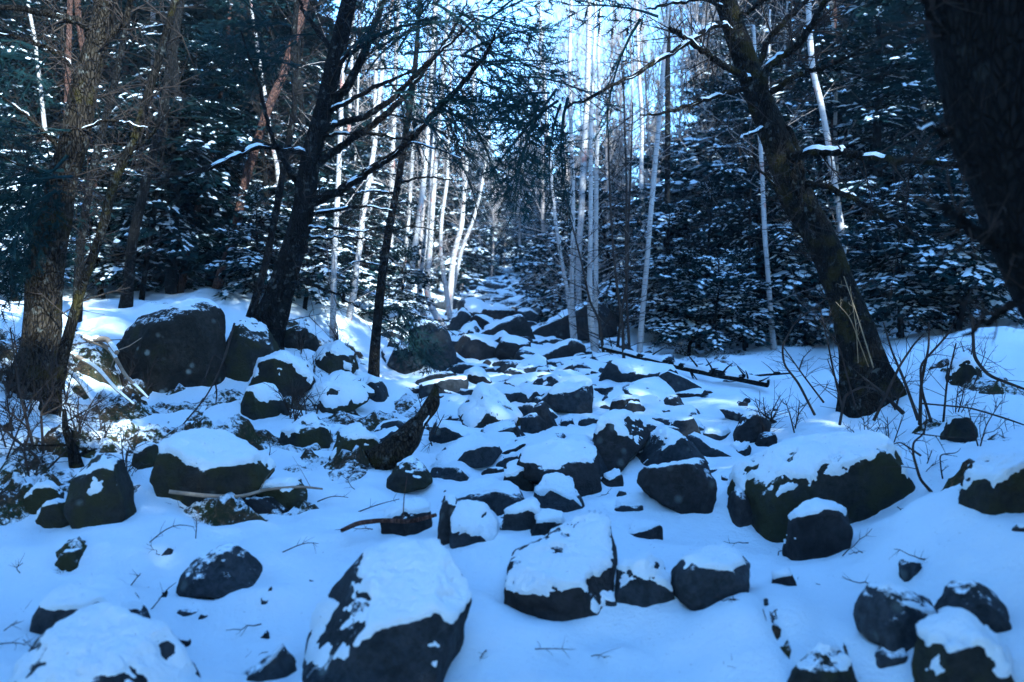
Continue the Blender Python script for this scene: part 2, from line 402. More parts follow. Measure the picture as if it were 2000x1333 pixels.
ROCKS = []
def rock(label, poly, dr=0.9, cov=0.6, mat=0, lv=5, seed=None, T=0.03, depth=None, rough=0.05, front=0.25, tilt=-0.15, bias=(0, 0), k=14, name='boulder', cat='boulder', fine=1.0, group=None, dd=0.0):
    poly = np.array(poly, float); seed = seed if seed is not None else int(abs(poly.sum())) % 9973
    rg = np.random.default_rng(seed)
    yb = poly[:, 1].max(); xb = poly[poly[:, 1].argmax(), 0]
    d = (depth if depth else hit(xb, yb)) + dd
    w = (poly[:, 0].max() - poly[:, 0].min()) / F * d
    hgt = (yb - poly[:, 1].min()) / F * d
    dep = dr * math.sqrt(w * max(hgt, 0.5 * w))
    dc = d + dep * 0.35
    c = P3(poly[:, 0].mean(), (poly[:, 1].min() + yb) / 2, dc)
    U = np.stack([(poly[:, 0] - 1000) / F * dc - c[0], CAMZ + (HZ - poly[:, 1]) / F * dc - c[2]], 1)
    U[:, 1] = np.where(U[:, 1] < 0, U[:, 1] * 1.25 - 0.03, U[:, 1])
    U[:, 0] = np.where(U[:, 1] < 0, U[:, 0] * 1.10, U[:, 0])
    Ns, ds = [], []
    n = len(U); area = 0.5 * np.sum(U[:, 0] * np.roll(U[:, 1], -1) - np.roll(U[:, 0], -1) * U[:, 1])
    for i in range(n):
        a, b = U[i], U[(i + 1) % n]; e = b - a
        nn = np.array([e[1], -e[0]]) * (1 if area > 0 else -1); L = np.linalg.norm(nn)
        if L < 1e-6: continue
        nn /= L; dist = float(nn @ a)
        if dist < 0.015: dist = 0.015
        ty = rg.uniform(-0.28, 0.28) + (tilt if nn[1] > 0.4 else 0)
        v = np.array([nn[0], ty, nn[1]]); l = np.linalg.norm(v)
        if nn[1] > 0.4 and ty < 0: dist = max(0.4 * dist, dist + ty * dep * 0.28)
        Ns.append(v / l); ds.append(dist / l)
    for sx in (-1, 1):
        for sy in (-1, 1):
            v = np.array([rg.uniform(0.05, 0.55) * sx, -1.0 if sy < 0 else 1.0, rg.uniform(-0.1, 1.0) * front if sy < 0 else rg.uniform(0, 0.4)])
            Ns.append(v / np.linalg.norm(v)); ds.append(dep * 0.5 * rg.uniform(0.85, 1.1))
    V, Fc = rock_mesh(np.array(Ns), np.array(ds), lv, seed, rough, k)
    V = V + c
    base_ = np.array([c[0], c[1], c[2] + U[:, 1].min()])
    t = thing(name, label, cat, base_, group)
    obj('stone', make_mesh('stone', V - base_, [Fc], M_BOULDER if mat == 9 else M_ROCK[mat]), t)
    if cov > 0:
        W, f = cap_mesh(V, Fc, seed, cov, T, bias, fine)
        if f is not None and len(f):
            oc = obj('snow_cap', make_mesh('snow_cap', W - base_, [f], M_SNOW), t)
            if fine > 1.4: oc['kind'] = 'stuff'      # snow broken into flecks by the moss
    ROCKS.append((c, w, hgt))
    return t
# --- foreground
rock('huge rounded foreground rock with thick snow sheet and bare dark lower left face', [(605, 1275), (640, 1180), (700, 1100), (790, 1064), (880, 1062), (932, 1092), (925, 1160), (880, 1262), (850, 1345), (640, 1360)], 1.0, 0.62, 0, 6, 11, 0.03, tilt=-0.3, bias=(0.4, 0.0), front=0.45, fine=0.7, k=20)
rock('broad dark rock with snow-streaked upper half between two foreground stones', [(975, 1155), (990, 1090), (1080, 1050), (1190, 1040), (1214, 1062), (1204, 1130), (1185, 1200), (1060, 1228), (1000, 1195)], 1.1, 0.42, 1, 6, 12, 0.025, tilt=-0.25, front=0.35, dd=0.16, k=22, fine=1.3)
rock('small knobbly stone with snow bonnet leaning on the broad streaked rock', [(1130, 1190), (1158, 1145), (1195, 1145), (1222, 1200), (1200, 1228), (1145, 1233)], 0.9, 0.62, 0, 5, 13, 0.02, tilt=-0.3, depth=4.1)
rock('grey block with a sloping snow top right of the broad streaked rock', [(1203, 1112), (1268, 1078), (1305, 1108), (1308, 1166), (1240, 1177), (1203, 1152)], 0.9, 0.62, 0, 5, 14, 0.025, tilt=-0.3)
rock('smooth dark slab-faced stone with flat snow behind its scooped top edge', [(1316, 1120), (1330, 1088), (1400, 1075), (1468, 1082), (1479, 1112), (1468, 1150), (1420, 1184), (1365, 1178), (1325, 1146)], 1.1, 0.45, 0, 5, 15, 0.025, front=0.1, rough=0.03, dd=0.16)
rock('bare dark stone with notched peak alone on the open snow', [(369, 1100), (430, 1066), (465, 1062), (490, 1090), (513, 1120), (478, 1148), (420, 1144), (371, 1122)], 0.8, 0.12, 0, 5, 16, 0.01, front=0.9)
rock('low snow-topped rock with dark speckled front behind the corner boulder', [(78, 1195), (98, 1155), (180, 1136), (262, 1158), (314, 1225), (300, 1244), (85, 1248)], 1.0, 0.46, 0, 5, 17, 0.025, tilt=-0.15, front=0.1)
rock('large snow-buried boulder with dark nose in the near corner', [(-40, 1350), (55, 1262), (180, 1214), (305, 1240), (368, 1310), (380, 1375), (-40, 1385)], 1.0, 0.55, 0, 6, 18, 0.03, tilt=-0.25, bias=(0.9, 0), front=0.3)
rock('long wedge of grey stone rising out of snow beside the huge foreground rock', [(440, 1325), (480, 1300), (562, 1258), (573, 1275), (570, 1310), (500, 1332), (445, 1340)], 0.8, 0.35, 0, 5, 19, 0.02)
# --- middle of the bed
rock('dark low stone with bare hump below the leaning dead snag', [(738, 952), (770, 910), (800, 897), (825, 905), (843, 930), (825, 942), (760, 960)], 0.9, 0.28, 2, 5, 20, 0.015)
rock('dark stone under a ragged snow shelf left of the standing split slab', [(742, 1008), (800, 980), (838, 985), (838, 1020), (800, 1037), (755, 1032)], 1.1, 0.55, 1, 5, 21, 0.03, tilt=-0.3)
rock('tall narrow split slab standing on edge among snowy stones', [(853, 1045), (868, 962), (882, 952), (893, 962), (893, 1060), (865, 1066)], 1.2, 0.3, 1, 5, 22, 0.015)
rock('angular dark rock with snow-dusted slope right of the standing split slab', [(890, 1050), (888, 975), (915, 970), (948, 1000), (976, 1012), (968, 1040), (905, 1066)], 1.0, 0.6, 0, 5, 23, 0.02, tilt=-0.4, front=0.5)
rock('tilted thin slab balanced above the angular dusted rock', [(884, 926), (905, 918), (958, 938), (966, 957), (935, 960), (900, 950)], 1.0, 0.42, 1, 5, 24, 0.02, depth=6.4)
rock('rounded grey stone with smooth snow shoulder in mid bed', [(1038, 952), (1075, 930), (1120, 944), (1142, 966), (1136, 992), (1100, 998), (1050, 985)], 1.0, 0.55, 0, 5, 25, 0.03, tilt=-0.2)
rock('mottled stone half drifted over beside the rounded grey one', [(980, 946), (990, 912), (1030, 905), (1048, 935), (1032, 955), (985, 955)], 1.0, 0.6, 2, 5, 26, 0.025)
rock('broad flat-topped block thick with snow and dark right end', [(1000, 912), (1020, 880), (1100, 860), (1164, 872), (1170, 946), (1150, 962), (1085, 945)], 1.2, 0.42, 1, 5, 27, 0.03, tilt=-0.15, front=0.0)
rock('brown wedge rock with white slanting top above the flat-topped block', [(1150, 875), (1163, 815), (1220, 803), (1264, 818), (1281, 838), (1250, 865), (1215, 910), (1165, 917)], 1.0, 0.55, 1, 5, 28, 0.03, tilt=-0.3, bias=(-0.6, 0))
rock('bare charcoal rock with sharp ridge and pale snow seam', [(1203, 912), (1260, 860), (1300, 838), (1345, 850), (1382, 890), (1362, 907), (1300, 918)], 0.9, 0.22, 0, 5, 29, 0.02, front=0.8)
rock('pitted brown rock hung with little snow tongues', [(1228, 937), (1260, 908), (1340, 892), (1387, 896), (1390, 960), (1362, 999), (1310, 987), (1275, 957)], 0.8, 0.26, 1, 5, 30, 0.02, front=0.1, tilt=0.1)
rock('square dark rock with steep face high in the snow slope', [(1064, 772), (1100, 745), (1150, 737), (1163, 760), (1161, 804), (1120, 802), (1080, 788)], 1.1, 0.45, 0, 5, 31, 0.035, front=0.1, tilt=-0.1)
rock('leaning post-like slab propped beside the jumbled blocks', [(1034, 792), (1058, 781), (1074, 800), (1096, 840), (1082, 853), (1062, 838)], 0.7, 0.2, 0, 5, 32, 0.015)
rock('rounded grey block under the leaning post-like slab', [(1018, 860), (1015, 815), (1045, 808), (1068, 830), (1066, 860), (1040, 866)], 1.0, 0.12, 0, 5, 33, 0.015, depth=7.9)
rock('mossy hump of rock with patchy snow in front of the jumbled blocks', [(893, 795), (935, 748), (960, 763), (1016, 790), (1016, 820), (960, 834), (915, 818)], 1.0, 0.62, 2, 5, 34, 0.025, tilt=-0.3, fine=1.5)
rock('long low ledge with straight snow edge under the mossy hump', [(934, 838), (1008, 820), (1026, 845), (1016, 860), (950, 852)], 1.0, 0.35, 1, 5, 35, 0.02)
rock('rounded pebble-like stone at the foot of the leaning slab', [(1090, 832), (1095, 818), (1118, 815), (1126, 828), (1110, 838)], 0.9, 0.15, 0, 4, 36, 0.015)
rock('big egg-shaped dark boulder beside the slim bank tree', [(787, 662), (820, 635), (855, 626), (878, 640), (889, 680), (878, 712), (855, 723), (828, 697)], 1.0, 0.30, 0, 5, 37, 0.05, bias=(-1.0, 0.8), front=0.3, tilt=0.1, k=9)
rock('smaller black-faced boulder with rounded snow lid below the egg-shaped one', [(756, 706), (772, 672), (812, 667), (832, 695), (820, 723), (785, 728)], 1.0, 0.5, 0, 5, 38, 0.04, bias=(0, 0.6), front=0.0)
rock('jutting flat slab with dark hollow under its end', [(936, 676), (980, 648), (996, 660), (986, 677), (950, 694)], 1.2, 0.45, 0, 4, 39, 0.03)
rock('humped brown rock on the upper path behind the tilted slab', [(882, 618), (910, 588), (928, 590), (938, 604), (926, 618)], 0.9, 0.30, 1, 4, 40, 0.03)
rock('tilted slab with bright snowy top on the upper path', [(866, 640), (905, 604), (921, 618), (905, 636), (880, 645)], 1.2, 0.62, 0, 4, 41, 0.03, bias=(-1, 0))
rock('long dark curved rock beside the tilted upper slab', [(914, 622), (935, 612), (965, 628), (983, 646), (960, 650), (930, 642)], 0.8, 0.25, 1, 4, 42, 0.03)
rock('creased snow-striped rock in front of the tilted upper slab', [(893, 662), (905, 634), (925, 630), (952, 655), (935, 664)], 1.0, 0.62, 0, 4, 43, 0.02, fine=1.5)
rock('squat dark rock under hanging fir boughs on the path', [(1003, 622), (1010, 604), (1035, 600), (1053, 612), (1048, 630)], 1.0, 0.3, 0, 4, 44, 0.03)
rock('long dark ramp-shaped slab behind the right birch clump', [(1006, 664), (1040, 640), (1110, 605), (1150, 592), (1186, 588), (1212, 610), (1206, 652), (1110, 657), (1030, 668)], 0.6, 0.3, 1, 5, 45, 0.04, front=0.0, depth=15.5)
rock('dark boulder leaning behind the end of the ramp-shaped slab', [(1168, 650), (1172, 592), (1185, 588), (1212, 618), (1215, 652)], 1.0, 0.3, 2, 4, 46, 0.03, depth=16.5)
# --- left bank
rock('massive dark lichen-spotted boulder with thin snow rim on the left bank', [(212, 725), (240, 665), (290, 613), (350, 586), (400, 582), (450, 604), (475, 650), (445, 720), (432, 785), (300, 785), (245, 762)], 0.9, 0.26, 9, 6, 47, 0.035, front=-0.1, tilt=0.15, depth=8.6, bias=(0, 0.8), k=8)
rock('snow-plastered mossy boulder in front of the leaning fir roots', [(483, 745), (500, 705), (545, 688), (602, 705), (612, 740), (570, 768), (500, 770)], 0.9, 0.72, 2, 5, 48, 0.03, fine=1.3, tilt=-0.2)
rock('longer snow-crusted mossy rock below the snow-plastered boulder', [(563, 790), (590, 755), (650, 733), (702, 744), (722, 770), (650, 802), (600, 800)], 0.9, 0.76, 2, 5, 49, 0.03, fine=1.4, tilt=-0.3)
rock('dark mossy hump between leaning fir and snow slope', [(545, 690), (555, 645), (585, 632), (615, 645), (625, 675), (600, 695)], 1.0, 0.3, 2, 5, 50, 0.02, depth=9.9, fine=1.5)
rock('dark-needled mossy boulder right of the leaning fir', [(605, 712), (620, 682), (655, 670), (695, 690), (705, 712), (650, 722)], 1.0, 0.5, 2, 5, 51, 0.02, depth=9.4, fine=1.6)
rock('pale pointed stone at the foot of the slim bank tree', [(698, 778), (722, 736), (745, 745), (760, 776), (735, 788)], 0.9, 0.45, 0, 4, 52, 0.015, bias=(-0.8, 0))
rock('dark moss-edged boulder with sunlit snow on its back', [(304, 908), (318, 868), (350, 846), (450, 864), (506, 895), (513, 925), (480, 962), (400, 990), (340, 955)], 1.0, 0.5, 2, 6, 53, 0.035, tilt=-0.2, front=-0.3, bias=(0.7, 0.4))
rock('flat ledge stone tucked under the snow right of the moss-edged boulder', [(500, 945), (520, 935), (580, 938), (602, 955), (592, 982), (510, 985)], 1.0, 0.4, 2, 5, 54, 0.03, front=-0.4)
rock('shadowy stone in the hollow below the ledge stone', [(430, 995), (460, 968), (540, 972), (575, 992), (520, 1004)], 0.8, 0.1, 1, 4, 55, 0.01)
rock('black mossy rock stump at the edge of the left bank', [(146, 970), (160, 905), (195, 885), (232, 900), (260, 985), (248, 1010), (180, 1024)], 0.9, 0.3, 2, 5, 56, 0.02, fine=1.6)
rock('low mossy stone poking from the brushy left bank', [(48, 985), (60, 950), (95, 945), (128, 962), (120, 995), (70, 998)], 0.9, 0.45, 2, 5, 57, 0.02, fine=1.5)
rock('dark mossy lump beside the black rock stump', [(70, 1010), (80, 985), (130, 980), (150, 1005), (120, 1022)], 0.9, 0.4, 2, 4, 58, 0.02, fine=1.5)
rock('little mossy stone alone on the near left snow', [(105, 1095), (120, 1078), (150, 1075), (165, 1095), (145, 1112), (118, 1108)], 0.9, 0.35, 2, 4, 59, 0.012)
rock('shadowed mossy block wedged between massive boulder and leaning fir', [(436, 790), (442, 650), (475, 612), (525, 640), (548, 715), (505, 792)], 0.9, 0.22, 2, 5, 160, 0.02, depth=8.9, fine=1.5)
rock('low mossy rock under the shadowed block, patchy with snow', [(455, 800), (470, 765), (520, 752), (560, 775), (550, 805), (500, 812)], 0.9, 0.45, 2, 5, 161, 0.02, fine=1.8)
rock('mossy stone with ragged snow left of the dead snag', [(640, 880), (660, 845), (705, 832), (740, 855), (735, 885), (680, 895)], 0.9, 0.5, 2, 5, 162, 0.02, fine=2.0)
rock('mossy stone half under snow above the moss-edged boulder', [(545, 850), (565, 825), (610, 815), (650, 835), (640, 862), (590, 868)], 0.9, 0.55, 2, 5, 163, 0.02, fine=2.0)
rock('dark earthy clod on the left bank below the leaning stick', [(255, 905), (270, 870), (300, 862), (310, 890), (290, 915)], 0.9, 0.4, 2, 4, 164, 0.015, fine=2.0)
# --- right bank
rock('massive rounded boulder with snowy moss mantle on the right bank', [(1425, 1000), (1438, 912), (1500, 858), (1600, 832), (1700, 840), (1790, 880), (1812, 925), (1760, 985), (1580, 1050), (1530, 1058), (1470, 1035)], 0.85, 0.60, 2, 6, 60, 0.03, tilt=-0.1, front=-0.3, fine=2.1, bias=(0.2, 0), depth=5.35, k=9)
rock('dark wedge under the left end of the massive mantled boulder', [(1420, 1015), (1432, 955), (1455, 960), (1470, 1020), (1440, 1030)], 1.0, 0.1, 1, 4, 61, 0.01, depth=5.5)
rock('leaning dark stone with snow-frosted left side against the snow mound', [(1540, 1055), (1550, 1005), (1600, 984), (1662, 1004), (1640, 1080), (1562, 1110), (1545, 1092)], 0.9, 0.38, 1, 5, 62, 0.025, bias=(-0.8, 0), depth=4.75)
rock('dark stone scooped with snow on the near right mound', [(1669, 1180), (1700, 1146), (1760, 1143), (1820, 1175), (1826, 1212), (1790, 1254), (1740, 1254), (1700, 1222)], 0.9, 0.36, 0, 5, 63, 0.02, front=0.6)
rock('rounded bare stone behind the fuzzy snow-capped corner stone', [(1828, 1195), (1860, 1150), (1910, 1129), (1950, 1160), (1967, 1202), (1955, 1236), (1850, 1225)], 0.9, 0.2, 0, 5, 64, 0.015, front=0.6)
rock('brown mossy corner stone with a frayed snow cap', [(1808, 1295), (1828, 1232), (1900, 1212), (1962, 1240), (1992, 1300), (1985, 1360), (1818, 1360)], 0.9, 0.55, 2, 5, 65, 0.03, fine=1.6, tilt=-0.3)
rock('dark moss-topped stone at the foot of the right snow mound', [(1518, 1340), (1558, 1292), (1620, 1268), (1665, 1278), (1676, 1320), (1655, 1360), (1530, 1362)], 0.9, 0.25, 2, 5, 66, 0.02, fine=1.5)
rock('flat oval stone lying below the scooped stone', [(1698, 1290), (1720, 1265), (1770, 1262), (1784, 1280), (1760, 1308), (1710, 1312)], 0.9, 0.1, 0, 4, 67, 0.01)
rock('small flat stone sunk in the smooth right snow mound', [(1750, 1105), (1765, 1092), (1800, 1100), (1808, 1112), (1790, 1121), (1755, 1117)], 0.9, 0.15, 0, 4, 68, 0.01)
rock('mossy boulder with snow clumps at the right edge of the bank', [(1888, 985), (1900, 930), (1950, 900), (2010, 890), (2060, 920), (2060, 1000), (1950, 1004)], 0.9, 0.55, 2, 5, 69, 0.03, fine=1.7, front=0.0)
rock('dark hollow-sided stone below the bank crest right of the mossy leaning tree', [(1845, 745), (1860, 705), (1895, 695), (1918, 720), (1905, 752), (1870, 758)], 1.0, 0.5, 2, 5, 70, 0.03, front=-0.3)
rock('dark stone under twigs at the foot of the shrub', [(1850, 845), (1860, 812), (1885, 808), (1900, 835), (1890, 858), (1865, 858)], 1.0, 0.35, 2, 4, 71, 0.02)
# --- mid-right cluster
MR = [('long low stone in the middle snow right of the square dark rock', [(1190, 806), (1195, 783), (1250, 775), (1268, 795), (1240, 812)], 1, .3),
      ('small peaked grey stone in front of the long low stone', [(1208, 808), (1230, 781), (1252, 788), (1255, 808), (1230, 814)], 0, .35),
      ('dark smooth stone left of the fallen log tip', [(1289, 795), (1300, 772), (1325, 772), (1347, 793), (1320, 800)], 0, .15),
      ('block with slanting snow lid above the sharp-ridged charcoal rock', [(1300, 840), (1315, 820), (1360, 815), (1367, 852), (1340, 862), (1310, 855)], 0, .42),
      ('flat-fronted low block beside the slanting-lid block', [(1368, 842), (1380, 835), (1430, 838), (1432, 858), (1390, 862)], 0, .38),
      ('upright dark peaked stone above the mantled boulder', [(1428, 862), (1440, 820), (1462, 803), (1508, 822), (1492, 850), (1455, 866)], 1, .35),
      ('black rounded stone resting on the back of the mantled boulder', [(1472, 872), (1482, 845), (1515, 840), (1522, 856), (1495, 878)], 1, .1),
      ('low dark slab between upright peaked stone and pitted rock', [(1413, 892), (1430, 872), (1465, 862), (1472, 876), (1440, 890)], 0, .3),
      ('small dark rock tucked between flat-topped block and pitted rock', [(1168, 948), (1180, 930), (1215, 918), (1217, 940), (1195, 954)], 1, .4),
      ('thin grey slab lying flat below the pitted rock', [(1180, 992), (1200, 984), (1262, 986), (1264, 994), (1230, 999)], 0, .15),
      ('brown stone with snow hood above the slab-faced stone', [(1223, 1044), (1235, 1030), (1280, 1018), (1298, 1030), (1290, 1048), (1250, 1052)], 1, .5),
      ('small dark chunk below the leaning frosted stone', [(1502, 1148), (1508, 1122), (1545, 1115), (1555, 1135), (1530, 1152)], 1, .4),
      ('dark low stone with snow saddle right of the dead snag', [(890, 895), (910, 880), (960, 866), (988, 878), (960, 897), (915, 902)], 0, .35),
      ('pale frosted stone beside the saddle-shaped stone', [(960, 908), (985, 890), (1008, 885), (1015, 902), (985, 912)], 0, .5),
      ('dark stone by snowy slope under the egg-shaped boulder', [(900, 735), (915, 718), (945, 722), (962, 742), (935, 748)], 1, .5),
      ('block peeking from snow left of the square dark rock', [(970, 728), (980, 710), (992, 708), (1002, 728), (985, 734)], 0, .25),
      ('flat dark stone in front of the birch clump snow', [(1040, 728), (1052, 720), (1072, 720), (1078, 728), (1058, 732)], 0, .3),
      ('dark triangular stone near the foot of the fallen log', [(1184, 740), (1195, 728), (1210, 730), (1220, 745), (1200, 746)], 0, .25),
      ('dark shelf stone behind the fallen log', [(1410, 742), (1420, 735), (1450, 736), (1456, 744), (1430, 748)], 1, .4),
      ('stone with curled snow lip above the broad streaked rock', [(1028, 1040), (1040, 1015), (1080, 1004), (1105, 1010), (1105, 1028), (1060, 1046)], 0, .6),
      ('grey dusted stone right of the angular dusted rock', [(975, 1030), (985, 1000), (1035, 975), (1062, 995), (1040, 1020), (1000, 1040)], 0, .66)]
for lab, pl, mt, cv in MR:
    rock(lab, pl, 0.9, cv, mt, 4, None, 0.022, name='stone_block', cat='rock')
SMALL = [[(310, 1192), (330, 1186), (352, 1188), (385, 1172), (400, 1178), (380, 1198), (340, 1206), (315, 1202)], [(312, 1168), (318, 1152), (328, 1150), (330, 1160), (320, 1172)],
         [(328, 1250), (345, 1243), (372, 1243), (376, 1255), (350, 1278)], [(372, 1320), (385, 1304), (412, 1308), (416, 1316), (395, 1328)],
         [(545, 1188), (558, 1178), (568, 1184), (566, 1192)], [(520, 1162), (530, 1151), (540, 1160), (530, 1166)], [(500, 1182), (512, 1168), (525, 1170), (522, 1183)],
         [(500, 1245), (520, 1232), (536, 1242), (520, 1248)], [(388, 1210), (400, 1203), (416, 1206), (400, 1212)], [(600, 1138), (608, 1132), (614, 1136), (606, 1141)],
         [(308, 1080), (330, 1064), (345, 1075), (335, 1086)], [(1345, 1180), (1352, 1168), (1362, 1178), (1354, 1184)], [(1360, 925), (1375, 915), (1400, 912), (1402, 925), (1380, 932)],
         [(1398, 945), (1412, 930), (1425, 940), (1415, 952)], [(1200, 965), (1210, 958), (1225, 962), (1215, 970)], [(1690, 1235), (1700, 1225), (1708, 1240), (1695, 1245)],
         [(1490, 1172), (1495, 1168), (1502, 1172), (1496, 1177)], [(1505, 800), (1515, 795), (1540, 800), (1525, 806)], [(860, 975), (870, 962), (880, 972)],
         [(1010, 770), (1020, 765), (1032, 772), (1020, 778)], [(1078, 748), (1088, 744), (1092, 750), (1084, 753)], [(940, 710), (950, 702), (962, 708), (950, 714)],
         [(1255, 750), (1265, 745), (1276, 751), (1264, 755)], [(1430, 790), (1445, 783), (1462, 788), (1445, 795)], [(1130, 1025), (1140, 1015), (1150, 1022), (1140, 1030)],
         [(1980, 1035), (1990, 1028), (2010, 1030), (2010, 1040), (1990, 1042)]]
for k, pl in enumerate(SMALL):
    rock('small dark stone just breaking the snow in the stony bed', pl, 0.9, 0.12, k % 2, 4, 300 + k, 0.008, name='pebble', cat='stone', group='small stones breaking the snow')

# --- stones up the path: shared shapes, each stone its own object
protos = []; FOOT = [(c[0], c[1], w_ / 2, max(w_, h_) / 2 * 0.9) for c, w_, h_ in ROCKS]
for k in range(14):
    rg = np.random.default_rng(500 + k)
    Ns = rg.normal(size=(9, 3)) * np.array([1, 1, 0.8]); Ns = np.vstack([Ns, [0.1, 0.1, 1], [0, 0, -1]]); Ns /= np.linalg.norm(Ns, axis=1)[:, None]
    ds = np.r_[rg.uniform(0.30, 0.56, 9), rg.uniform(0.18, 0.34), 0.3]
    V, Fc = rock_mesh(Ns, ds, 4, 520 + k, 0.05)
    W, f = cap_mesh(V * 0.5, Fc, 540 + k, 0.38 + 0.02 * k, 0.018)
    protos.append((make_mesh('stone', V, [Fc], M_ROCK[k % 2]), make_mesh('snow_cap', W * 2, [f], M_SNOW)))
def scatter_stone(x, y, s, k, label, group, sink=0.35, name='path_stone'):
    t = thing(name, label, 'stone', (x, y, hz(x, y) + s * (0.30 - sink)), group)
    t.rotation_euler = (RND.uniform(-.4, .4), RND.uniform(-.4, .4), RND.uniform(0, 6.28)); t.scale = (s * RND.uniform(.8, 1.3), s, s * RND.uniform(.7, 1.1))
    obj('stone', protos[k][0], t); obj('snow_cap', protos[k][1], t)
    FOOT.append((x, y, s * 0.5, s * 0.5))
g = 0
while g < 210:
    y = 13 + 42 * RND.random() ** 1.5; x = RND.gauss(-0.2, 0.5 + 0.028 * y)
    if abs(x) > 1.2 + 0.05 * y: continue
    scatter_stone(x, y, (RND.uniform(0.5, 0.85) if g % 3 == 0 else RND.uniform(0.22, 0.42)), g % 14, ('large snow-capped stone on the climbing stony path between the trees' if g % 3 == 0 else 'small snow-capped stone among many on the climbing stony path'), 'large stones along the climbing path' if g % 3 == 0 else 'small stones along the climbing path', RND.uniform(0.2, 0.42)); g += 1
g = 0
while g < 250:
    y = 4.6 + 9 * RND.random() ** 1.1; xm = 0.35; x = RND.gauss(xm, 0.85)
    if not (-1.0 < x < (2.1 if y > 6.5 else 1.1)) or y < 5.2 or (x < -0.45 and y < 6.6): continue
    if any(((x - a) / (b_ + .1)) ** 2 + ((y - c_) / (e_ + .1)) ** 2 < 1.0 for a, c_, b_, e_ in FOOT[:len(ROCKS)]): continue
    big = g % 2 == 0
    scatter_stone(x, y, RND.uniform(0.28, 0.55) if big else RND.uniform(0.12, 0.26), g % 14, 'tilted angular stone wedged in gaps between the larger bed rocks' if big else 'low snow-dusted chip of stone in gaps between the bed rocks', 'tilted stones between the bed rocks' if big else 'stone chips between the bed rocks', RND.uniform(0.30, 0.45), 'bed_stone'); g += 1
soil = base - 0.035 + bare * (0.13 * n_hi + 0.13 * n_mid + 0.07) + 0.008 * n_hi
th = 0.022 + 0.022 * fbm(GP * 1.7, 3, 41).reshape(nr, nc) + 0.010 * fbm(GP * 6, 3, 51).reshape(nr, nc) - 0.022 * bare * (1 + 0.8 * n_mid)
snow = base + th + 0.012 * (1 - np.abs(n_mid) * 2) + 0.016 * n_hi * sm(bare * 2) + 0.009 * n_hi + 0.02 * n_mid * sm((GY - 3) / 2)
drift = np.zeros(GX.shape); rgd = np.random.default_rng(9)
for (cx, cy, rx, ry) in FOOT:
    R_ = max(rx, ry) * 2.2; r0, r1 = np.searchsorted(rows, [cy - R_, cy + R_]); r0 = max(r0 - 1, 0); r1 = min(r1 + 1, nr)
    if r1 <= r0: continue
    gx = GX[r0:r1]; gy = GY[r0:r1]; dd = np.sqrt(((gx - cx) / rx) ** 2 + ((gy - cy) / ry) ** 2)
    an = np.arctan2(gy - cy, gx - cx); A = min(0.09, 0.16 * rx) * rgd.uniform(0.5, 1.1) * (0.25 + 0.75 * np.sin(an + rgd.uniform(-0.6, 0.6)) + 0.2 * np.sin(3 * an + rgd.uniform(0, 6)))
    drift[r0:r1] += np.where(np.abs(dd - 0.95) < 1.2, A * np.exp(-((dd - 0.95) / 0.42) ** 2), 0)
drift = np.clip(drift, -0.012, 0.13); snow = snow + drift; soil = soil + drift * 0.6
idx = np.arange(nr * nc).reshape(nr, nc)
q = np.stack([idx[:-1, :-1], idx[:-1, 1:], idx[1:, 1:], idx[1:, :-1]], -1).reshape(-1, 4)
og = obj('ground', make_mesh('ground', np.stack([GX.ravel(), GY.ravel(), soil.ravel()], 1), [q], M_SOIL)); og['kind'] = 'structure'
deep = (snow - soil).ravel() < -0.03
osn = obj('snow_cover', make_mesh('snow_cover', np.stack([GX.ravel(), GY.ravel(), snow.ravel()], 1), [q[~deep[q].all(1)]], M_SNOW)); osn['kind'] = 'structure'

# ------------------------------------------------------------------ fir boughs (templates) and fir trees
UPV = np.array([0, 0, 1.0])
def rot_basis(f):
    f = f / np.linalg.norm(f); s = np.cross(UPV, f); s /= np.linalg.norm(s) + 1e-9
    return f, s, np.cross(f, s)
def shoots(B, D, S, L, w, roll):
    """rhombic sprays of needles: base B, direction D, side S"""
    n = len(B); U = np.cross(D, S)
    side = S * np.cos(roll)[:, None] + U * np.sin(roll)[:, None]
    V = np.stack([B, B + D * (L * 0.42)[:, None] + side * (w * 0.5)[:, None], B + D * L[:, None], B + D * (L * 0.38)[:, None] - side * (w * 0.5)[:, None]], 1)
    return V.reshape(-1, 3), np.arange(4 * n).reshape(-1, 4)
def needles(B, D, S, L, rg, per=12):
    """single needles along each shoot for boughs seen close"""
    n = len(B); U = np.cross(D, S)
    t = np.tile(np.linspace(0.05, 1, per), n); sg = np.tile(np.where(np.arange(per) % 2, 1.0, -1.0), n)
    Bi = np.repeat(B, per, 0) + np.repeat(D * L[:, None], per, 0) * t[:, None]
    Di = np.repeat(D, per, 0); Si = np.repeat(S, per, 0); Ui = np.repeat(U, per, 0)
    ph = rg.uniform(-0.7, 1.0, n * per)
    tip = Di * rg.uniform(0.4, 0.8, n * per)[:, None] + Si * (sg * np.cos(ph))[:, None] + Ui * np.sin(ph)[:, None]
    tip *= rg.uniform(0.016, 0.026, n * per)[:, None]
    wv = Di * 0.0045
    V = np.stack([Bi - wv, Bi + wv, Bi + tip], 1).reshape(-1, 3)
    return V, np.arange(3 * n * per).reshape(-1, 3)
